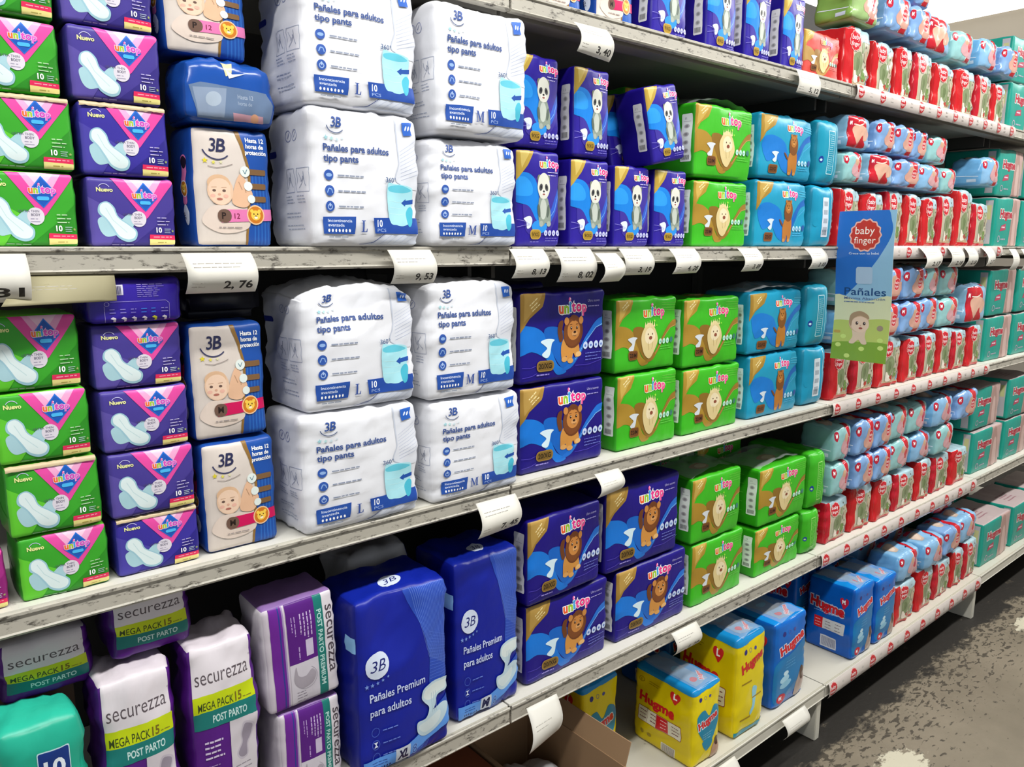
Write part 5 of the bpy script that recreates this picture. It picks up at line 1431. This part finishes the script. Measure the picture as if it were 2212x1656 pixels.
# -- middle shelf
place('pad_magenta', .0, .088, Z['C'], 1.028, .02, 'magenta pad pack at the far left of the middle shelf', 'sanitary pads')
stack(['pad_green', 'pad_green_fin', 'pad_green', 'pad_green'], 'C', .092, .193, [Z['C'], 1.036, 1.124, 1.208, 1.296], 'green pad pack', 'green pad packs on the middle shelf', y=.02, jit=.003, xs=[.004, .0, -.003, -.006])
stack(['pad_purple_fin', 'pad_purple', 'pad_purple', 'pad_purple'], 'C', .197, .303, [Z['C'], 1.034, 1.119, 1.198, 1.278], 'violet pad pack', 'violet pad packs on the middle shelf', y=.02, jit=.003, xs=[.004, .002, .0, -.002])
place('pad_back', .192, .305, 1.279, 1.337, .012, 'dark violet pad pack tipped over, showing its printed back and barcode', 'sanitary pads')
place('b3_m', .310, .420, Z['C'], 1.112, .025, 'beige and blue baby diaper pack size M at the bottom, middle shelf', 'diaper pack', 'baby packs size M')
place('b3_m', .306, .414, 1.114, 1.272, .028, 'beige and blue baby diaper pack size M on top, middle shelf', 'diaper pack', 'baby packs size M')
bm = bmesh.new(); box(bm, .315, .425, .06, .2, 1.274, 1.325); bmesh.ops.bevel(bm, geom=bm.edges[:], offset=.012, segments=3, affect='EDGES')
o = bpy.data.objects.new('dark_pouch', finish(bm, 'dark_pouch', plain('black_film', 0x15151c, .4, bump=.4, bscale=40), True)); COL.objects.link(o)
tag(o, 'black plastic pouch lying on the upper size M baby pack', 'pouch')
place('pants_L', .436, .648, Z['C'], 1.134, .0, 'white adult diaper pack size L at the bottom, middle shelf', 'diaper pack', AG)
place('pants_L_shoulder', .444, .646, 1.136, 1.325, .0, 'puffed white adult diaper pack size L with a sagging left shoulder', 'diaper pack', AG)
place('pants_M', .655, .855, Z['C'], 1.126, .0, 'white adult diaper pack size M at the bottom, middle shelf', 'diaper pack', AG)
place('pants_M2', .652, .846, 1.128, 1.318, .0, 'white adult diaper pack size M on top, under the 9,53 tag', 'diaper pack', AG)
LG = 'dark blue lion diaper packs'
place('lion_a', .872, 1.098, Z['C'], 1.122, .03, 'dark blue diaper pack with a lion, lower one on the middle shelf', 'diaper pack', LG)
place('lion_b', .872, 1.096, 1.124, 1.293, .03, 'dark blue diaper pack with a lion, upper one on the middle shelf', 'diaper pack', LG)
GG = 'green diaper packs'
for k, (a, b, z0, z1, ds) in enumerate(((1.128, 1.328, Z['C'], 1.117, 'lower left'), (1.118, 1.318, 1.119, 1.27, 'upper left'), (1.338, 1.562, Z['C'], 1.106, 'lower right'), (1.332, 1.548, 1.108, 1.262, 'upper right'))):
    place(('green_a', 'green_b', 'green_b', 'green_a')[k], a, b, z0, z1, .03, f'bright green diaper pack, {ds} of four on the middle shelf', 'diaper pack', GG)
place('cyan_w', 1.575, 1.818, 1.116, 1.268, .03, 'cyan diaper pack with seated lion, upper one on the middle shelf', 'diaper pack', 'cyan diaper packs')
place('cyan_a', 1.588, 1.822, Z['C'], 1.114, .03, 'cyan diaper pack with seated lion, lower one on the middle shelf', 'diaper pack', 'cyan diaper packs')
place('cyan_end_panel', 1.836, 1.96, Z['C'], 1.112, .03, 'cyan pack turned end-on with barcode panel, lower one on the middle shelf', 'diaper pack', 'cyan packs turned end-on')
place('cyan_end', 1.832, 1.955, 1.114, 1.276, .03, 'cyan pack turned end-on with white outline, upper one on the middle shelf', 'diaper pack', 'cyan packs turned end-on')
# -- second-lowest shelf
place('teal10', .045, .148, Z['D'], .818, -.012, 'teal pack with a navy square reading 10, lower left corner', 'wipes pack')
bm = bmesh.new(); box(bm, .045, .15, .085, .2, Z['D'], .811)
o = bpy.data.objects.new('small_carton', finish(bm, 'small_carton', plain('brown_carton', 0x6a5040, .8))); COL.objects.link(o)
tag(o, 'brown carton hidden behind the teal pack', 'carton')
place('sec_tall', .158, .262, Z['D'], .824, .02, 'tall white and purple pad bag standing between teal pack and a similar bag', 'pad bag', 'purple post partum pad bags')
place('sec_tall2', .267, .374, Z['D'], .832, .02, 'tall white and purple pad bag standing beside the sideways purple pack', 'pad bag', 'purple post partum pad bags')
place('sec_short', .064, .176, .812, .892, .062, 'white and purple pad bag lying above the teal pack', 'pad bag', 'purple post partum pad bags')
place('sec_short', .186, .297, .834, .930, .045, 'white and purple pad bag lying on top, close under the middle shelf', 'pad bag', 'purple post partum pad bags')
place('secprem', .392, .502, Z['D'], .685, .02, 'purple and white pack turned sideways, lower of the two', 'pad pack', 'sideways purple packs')
place('secprem', .380, .504, .687, .86, .02, 'purple and white pack turned sideways, upper of the two', 'pad pack', 'sideways purple packs', roll=-2)
place('prem_xl', .508, .696, Z['D'], .832, -.005, 'royal blue adult diaper bag size XL with a caved-in top', 'diaper pack', 'royal blue adult diaper bags')
place('prem_m', .712, .872, Z['D'], .832, .02, 'royal blue adult diaper bag size M beside the lion packs', 'diaper pack', 'royal blue adult diaper bags')
wb = Body(12.5, 31, 10, r=1.6, bulge=.9, wr=.55, seed=151, step=1.2, drop=1.5)
o = bpy.data.objects.new('white_topped_pack', wb.raw({'front': 0x10249a, 'top': 0xb4b4b4, 'left': 0xa9a9aa}).add(art_raw([([(0, 24), (12.5, 25), (12.5, 31), (0, 31)], [(0, 1, 2), (0, 2, 3)], srgb(0xb4b4b4), 1)], FACE['front'](wb))).mesh('white_topped_pack', M_FILM)); COL.objects.link(o)
o.location = (.645, .15, Z['D'])
tag(o, 'greyish white bag standing behind the royal blue size XL bag', 'diaper pack')
place('lion_b', .888, 1.122, Z['D'], .697, .03, 'dark blue diaper pack with a lion, lower left of four, second-lowest shelf', 'diaper pack', LG)
place('lion_a', .882, 1.092, .699, .872, .022, 'dark blue diaper pack with a lion, upper left of four, second-lowest shelf', 'diaper pack', LG, yaw=2)
place('lion_a', 1.140, 1.386, Z['D'], .694, .03, 'dark blue diaper pack with a lion, lower right of four, second-lowest shelf', 'diaper pack', LG)
place('lion_b', 1.104, 1.350, .696, .882, .03, 'dark blue diaper pack with a lion, upper right of four, second-lowest shelf', 'diaper pack', LG)
for k, (a, b, z0, z1, ds) in enumerate(((1.398, 1.615, Z['D'], .686, 'lower left'), (1.390, 1.592, .688, .848, 'upper left'), (1.658, 1.882, Z['D'], .660, 'lower right'), (1.664, 1.900, .664, .818, 'upper right'))):
    place(('green_b', 'green_w', 'green_a', 'green_w')[k], a, b, z0, z1, .03, f'bright green diaper pack, {ds} of four on the second-lowest shelf', 'diaper pack', GG)
place('green_end', 1.888, 1.985, Z['D'], .655, .03, 'green pack turned end-on, lower one beside the red-edged packs', 'diaper pack', 'green packs turned end-on')
place('green_end', 1.906, 2.00, .657, .818, .03, 'green pack turned end-on, upper one beside the red-edged packs', 'diaper pack', 'green packs turned end-on')
# rear rows that show over the front ones
place('lion_a', 1.13, 1.36, Z['D'], .70, .20, 'dark blue pack in the back row behind the right pair of lions', 'diaper pack', LG)
place('lion_b', .89, 1.09, 1.125, 1.30, .20, 'dark blue pack in the back row of the middle shelf', 'diaper pack', LG)
for k, (a, b) in enumerate(((1.395, 1.6), (1.66, 1.88))):
    place('green_a', a, b, Z['D'], .69, .22, f'dark green pack in the back row, {"left" if k == 0 else "right"} one, second-lowest shelf', 'diaper pack', GG)
    place('green_b', a, b, .692, .85, .22, f'dark green pack on the back row, {"left" if k == 0 else "right"} one, second-lowest shelf', 'diaper pack', GG)

# -- top shelf
place('b3_m', 1.07, 1.178, Z['A'], 1.93, .05, 'beige and blue baby pack, right one on the top shelf', 'diaper pack', 'baby packs on the top shelf')
place('b3_m', .94, 1.05, Z['A'], 1.93, .06, 'beige and blue baby pack, left one on the top shelf', 'diaper pack', 'baby packs on the top shelf')
for k, (a, b) in enumerate(((1.205, 1.318), (1.365, 1.472), (1.500, 1.600), (1.645, 1.742))):
    place('panda_a' if k % 2 else 'panda_b', a, b, Z['A'] - 0, 1.93, .025 + .01 * (k == 0), f'purple panda diaper pack, {ORD[k]} from the left on the top shelf', 'diaper pack', PG)
place('red_u', 1.752, 1.925, Z['A'], 1.878, .035, 'coral red diaper pack with a gold wave on the top shelf', 'diaper pack')
# -- red-edged section and soft packs above
RG, SG = 'red-edged diaper packs standing in rows', 'soft pale diaper packs lying in rows'
bf = ['bf_a', 'bf_c', 'bf_b', 'bf_a', 'bf_b', 'bf_c', 'bf_a', 'bf_b', 'bf_c']
rows = {'A': ([1.932, 2.088, 2.221, 2.335, 2.47, 2.622, 2.79, 2.93, 3.05], .148, .035),
        'B': ([1.962, 2.078, 2.222, 2.342, 2.463, 2.578, 2.71, 2.85, 3.0], .156, .03),
        'C': ([1.972, 2.10, 2.25, 2.412, 2.546, 2.672, 2.79, 2.92, 3.05], .146, .03),
        'D': ([2.008, 2.155, 2.30, 2.44, 2.605, 2.725, 2.88, 3.04], .135, .03),
        'E': ([2.40, 2.565, 2.70, 2.85, 2.96, 3.09], .14, -.02)}
for s, (xs, h, y) in rows.items():
    for k, (a, b) in enumerate(zip(xs, xs[1:])):
        hh = h * (1.0 + .05 * math.sin(k * 2.1 + ord(s)))
        if s == 'B' and k == 6: hh = .185
        place(bf[(k + ord(s)) % len(bf)], a + .002, b - .004, Z[s], Z[s] + hh, y, f'red-edged cream diaper pack, {ORD[k]} from the left in its row, {SN[s]}', 'diaper pack', RG)
PAL = {'b': 'soft_blue', 't': 'soft_teal', 'r': 'soft_red', 's': 'soft_sky', 'g': 'soft_green'}
WORD = {'b': 'soft blue', 't': 'soft teal', 'r': 'soft red-fronted', 's': 'soft sky-blue', 'g': 'soft green'}
cnt = {}
def softrow(s, z, h, y, xs, code, rowname):
    for k, (a, b) in enumerate(zip(xs, xs[1:])):
        c = code[k]
        place(PAL[c], a + .002, b - .002, z, z + h * (1 + .04 * math.sin(3 * k)), y + .012 * math.sin(k * 5), f'{WORD[c]} diaper pack, {ORD[k]} from the left in the {rowname} row, {SN[s]}', 'diaper pack', SG)
softrow('A', 1.925, .095, .02, [1.93, 2.09, 2.24, 2.38, 2.56, 2.74, 2.90, 3.06], 'gbbrtsb', 'lower soft')
softrow('A', 2.028, .09, .035, [1.96, 2.12, 2.27, 2.40], 'tbb', 'upper soft')
softrow('B', 1.535, .08, .02, [1.95, 2.06, 2.22, 2.40, 2.58, 2.70], 'trbst', 'lower soft')
softrow('B', 1.620, .085, .02, [1.955, 2.09, 2.21, 2.34, 2.46, 2.62], 'rbbbt', 'upper soft')
softrow('B', 1.570, .10, .02, [2.86, 3.03], 's', 'far soft')
softrow('C', 1.110, .10, .02, [1.975, 2.16, 2.34, 2.50, 2.65, 2.83], 'sbbbt', 'lower soft')
softrow('C', 1.214, .10, .02, [1.975, 2.16, 2.34, 2.50, 2.64, 2.80], 'tbbtt', 'upper soft')
softrow('C', 1.112, .13, .02, [2.84, 3.04], 'r', 'far soft')
softrow('D', .672, .10, .02, [2.01, 2.125, 2.25, 2.375, 2.54, 2.70, 2.86], 'tbbtst', 'lower soft')
softrow('D', .775, .105, .02, [2.01, 2.115, 2.235, 2.36, 2.50, 2.65, 2.83, 3.02], 'tbbttsb', 'upper soft')
softrow('E', .312, .10, -.02, [2.405, 2.57, 2.74, 2.90, 3.08], 'ssbs', 'soft')
place('soft_red', 2.85, 3.04, .418, .474, .06, 'red and white diaper pack lying on the soft row, bottom shelf', 'diaper pack', SG)
softrow('E', .312, .10, .13, [2.44, 2.60, 2.78], 'sb', 'rear soft')
# -- furthest bay
HG = 'teal diaper packs in the furthest bay'
tl = [('A', 3.08, 3.34, 0, .165, .03), ('A', 3.085, 3.35, .167, .15, .04), ('B', 3.06, 3.30, 0, .175, .03), ('B', 3.065, 3.31, .177, .165, .04), ('B', 3.32, 3.58, 0, .175, .03), ('B', 3.32, 3.58, .177, .165, .03),
      ('C', 3.085, 3.345, 0, .165, .03), ('C', 3.08, 3.34, .167, .17, .03), ('C', 3.365, 3.64, 0, .165, .03), ('C', 3.365, 3.64, .167, .17, .03),
      ('D', 3.08, 3.37, 0, .165, .03), ('D', 3.07, 3.34, .167, .16, .04), ('D', 3.40, 3.68, 0, .165, .03), ('D', 3.40, 3.68, .167, .165, .03), ('D', 3.70, 3.98, 0, .165, .03),
      ('E', 3.13, 3.42, 0, .175, -.02), ('E', 3.45, 3.74, 0, .175, -.02), ('E', 3.36, 3.62, 0, .19, .2), ('E', 3.36, 3.62, .19, .13, .2), ('E', 3.77, 4.05, 0, .175, -.02)]
seen = {}
for s, a, b, z0, h, y in tl:
    row = 'rear' if y > .1 else 'front'; lev = 'upper' if z0 > .1 else 'lower'
    k = seen.setdefault((s, row, lev), 0); seen[(s, row, lev)] += 1
    place('hug_teal', a, b, Z[s] + z0, Z[s] + z0 + h - .001, y, f'teal and pink diaper pack, {ORD[k]} from the left, {lev} {row} layer, {SN[s]}', 'diaper pack', HG)
# -- bottom shelf, large packs
YG, BG = 'yellow diaper packs on the bottom shelf', 'blue diaper packs on the bottom shelf'
place('hug_yellow', 1.345, 1.462, Z['E'], .368, -.032, 'nearest yellow diaper pack with blue heart and red size L', 'diaper pack', YG, depth=.19)
place('hug_yellow2', 1.512, 1.652, Z['E'], .437, -.032, 'yellow diaper pack with red lettering right of the nearest yellow one', 'diaper pack', YG, depth=.19)
place('hug_blue', 1.690, 1.868, Z['E'], .412, -.025, 'glossy blue diaper pack at the right end beside the base foot', 'diaper pack', BG, depth=.19)
place('hug_yellow', 1.105, 1.235, Z['E'], .415, .09, 'yellow diaper pack standing behind the open cardboard box', 'diaper pack', YG, depth=.16)
place('hug_blue2', 2.098, 2.235, Z['E'], .395, -.035, 'blue diaper pack with barcode on its side, past the base foot', 'diaper pack', BG, depth=.16)
place('hug_blue2', 2.240, 2.385, Z['E'], .378, -.035, 'blue diaper pack squeezed between a blue pack and the red-edged row', 'diaper pack', BG, depth=.16)
place('hug_blue', 1.52, 1.645, Z['E'], .40, .18, 'dark blue pack in the back row behind the yellow ones', 'diaper pack', BG, depth=.18)
place('hug_blue', 2.10, 2.235, Z['E'], .39, .15, 'dark blue pack in the back row behind the barcode pack', 'diaper pack', BG, depth=.16)
place('hug_blue', 2.25, 2.385, Z['E'], .40, .15, 'dark blue pack in the back row behind the squeezed pack', 'diaper pack', BG, depth=.16)

# ------------------------------------------------------------------ open carton with a white bag
M_KRAFT = plain('kraft_card', 0x9a7b5a, .8, bump=.1, bscale=60)
M_KRAFT2 = plain('red_brown_card', 0x8a4a2c, .75)
car = empty('cardboard_box', (.965, .06, Z['E']))
tag(car, 'open brown cardboard box below the torn tag on the bottom shelf', 'box')
t = .004
boxes('box_body', [(-.09, .09, -.15, .15, 0, t), (-.09, -.09 + t, -.15, .15, t, .17), (.09 - t, .09, -.15, .15, t, .185), (-.086, .086, -.15, -.15 + t, t, .15), (-.086, .086, .146, .15, t, .18)], M_KRAFT, car)
fl = boxes('box_flap', [(0, .003, -.148, .148, 0, .05)], M_KRAFT, car); fl.location = (.0875, 0, .184); fl.rotation_euler = (0, math.radians(18), 0)
bag_b = Body(14, 10, 18, r=3.2, bulge=1.0, wr=.8, seed=141, step=.9)
bagA = Art(14, 18); bagA.text('9', 5.0, 4.5, 1.6, 0x3a3a40, bold=.0); bagA.ring(5.6, 5.3, 1.5, .12, 0x6a6a70, 16)
bb_ = bag_b.raw({'front': 0xb9b9bb}).add(art_raw(bagA.g['print'], FACE['top'](bag_b))).mesh('plastic_bag', M_GLOSS)
o = bpy.data.objects.new('plastic_bag', bb_); COL.objects.link(o); o.location = (.965, -.03, Z['E'] + t)
tag(o, 'crumpled white plastic bag lying inside the open cardboard box', 'bag')
car2 = empty('cardboard_box', (.77, .05, Z['E']))
tag(car2, 'closed reddish brown carton left of the open box', 'box')
boxes('box_body', [(-.1, .1, -.15, .15, 0, .16)], M_KRAFT2, car2, .003)
boxes('box_flap', [(-.098, -.001, -.148, .148, .161, .1635), (.001, .098, -.148, .148, .161, .1635)], M_KRAFT2, car2)
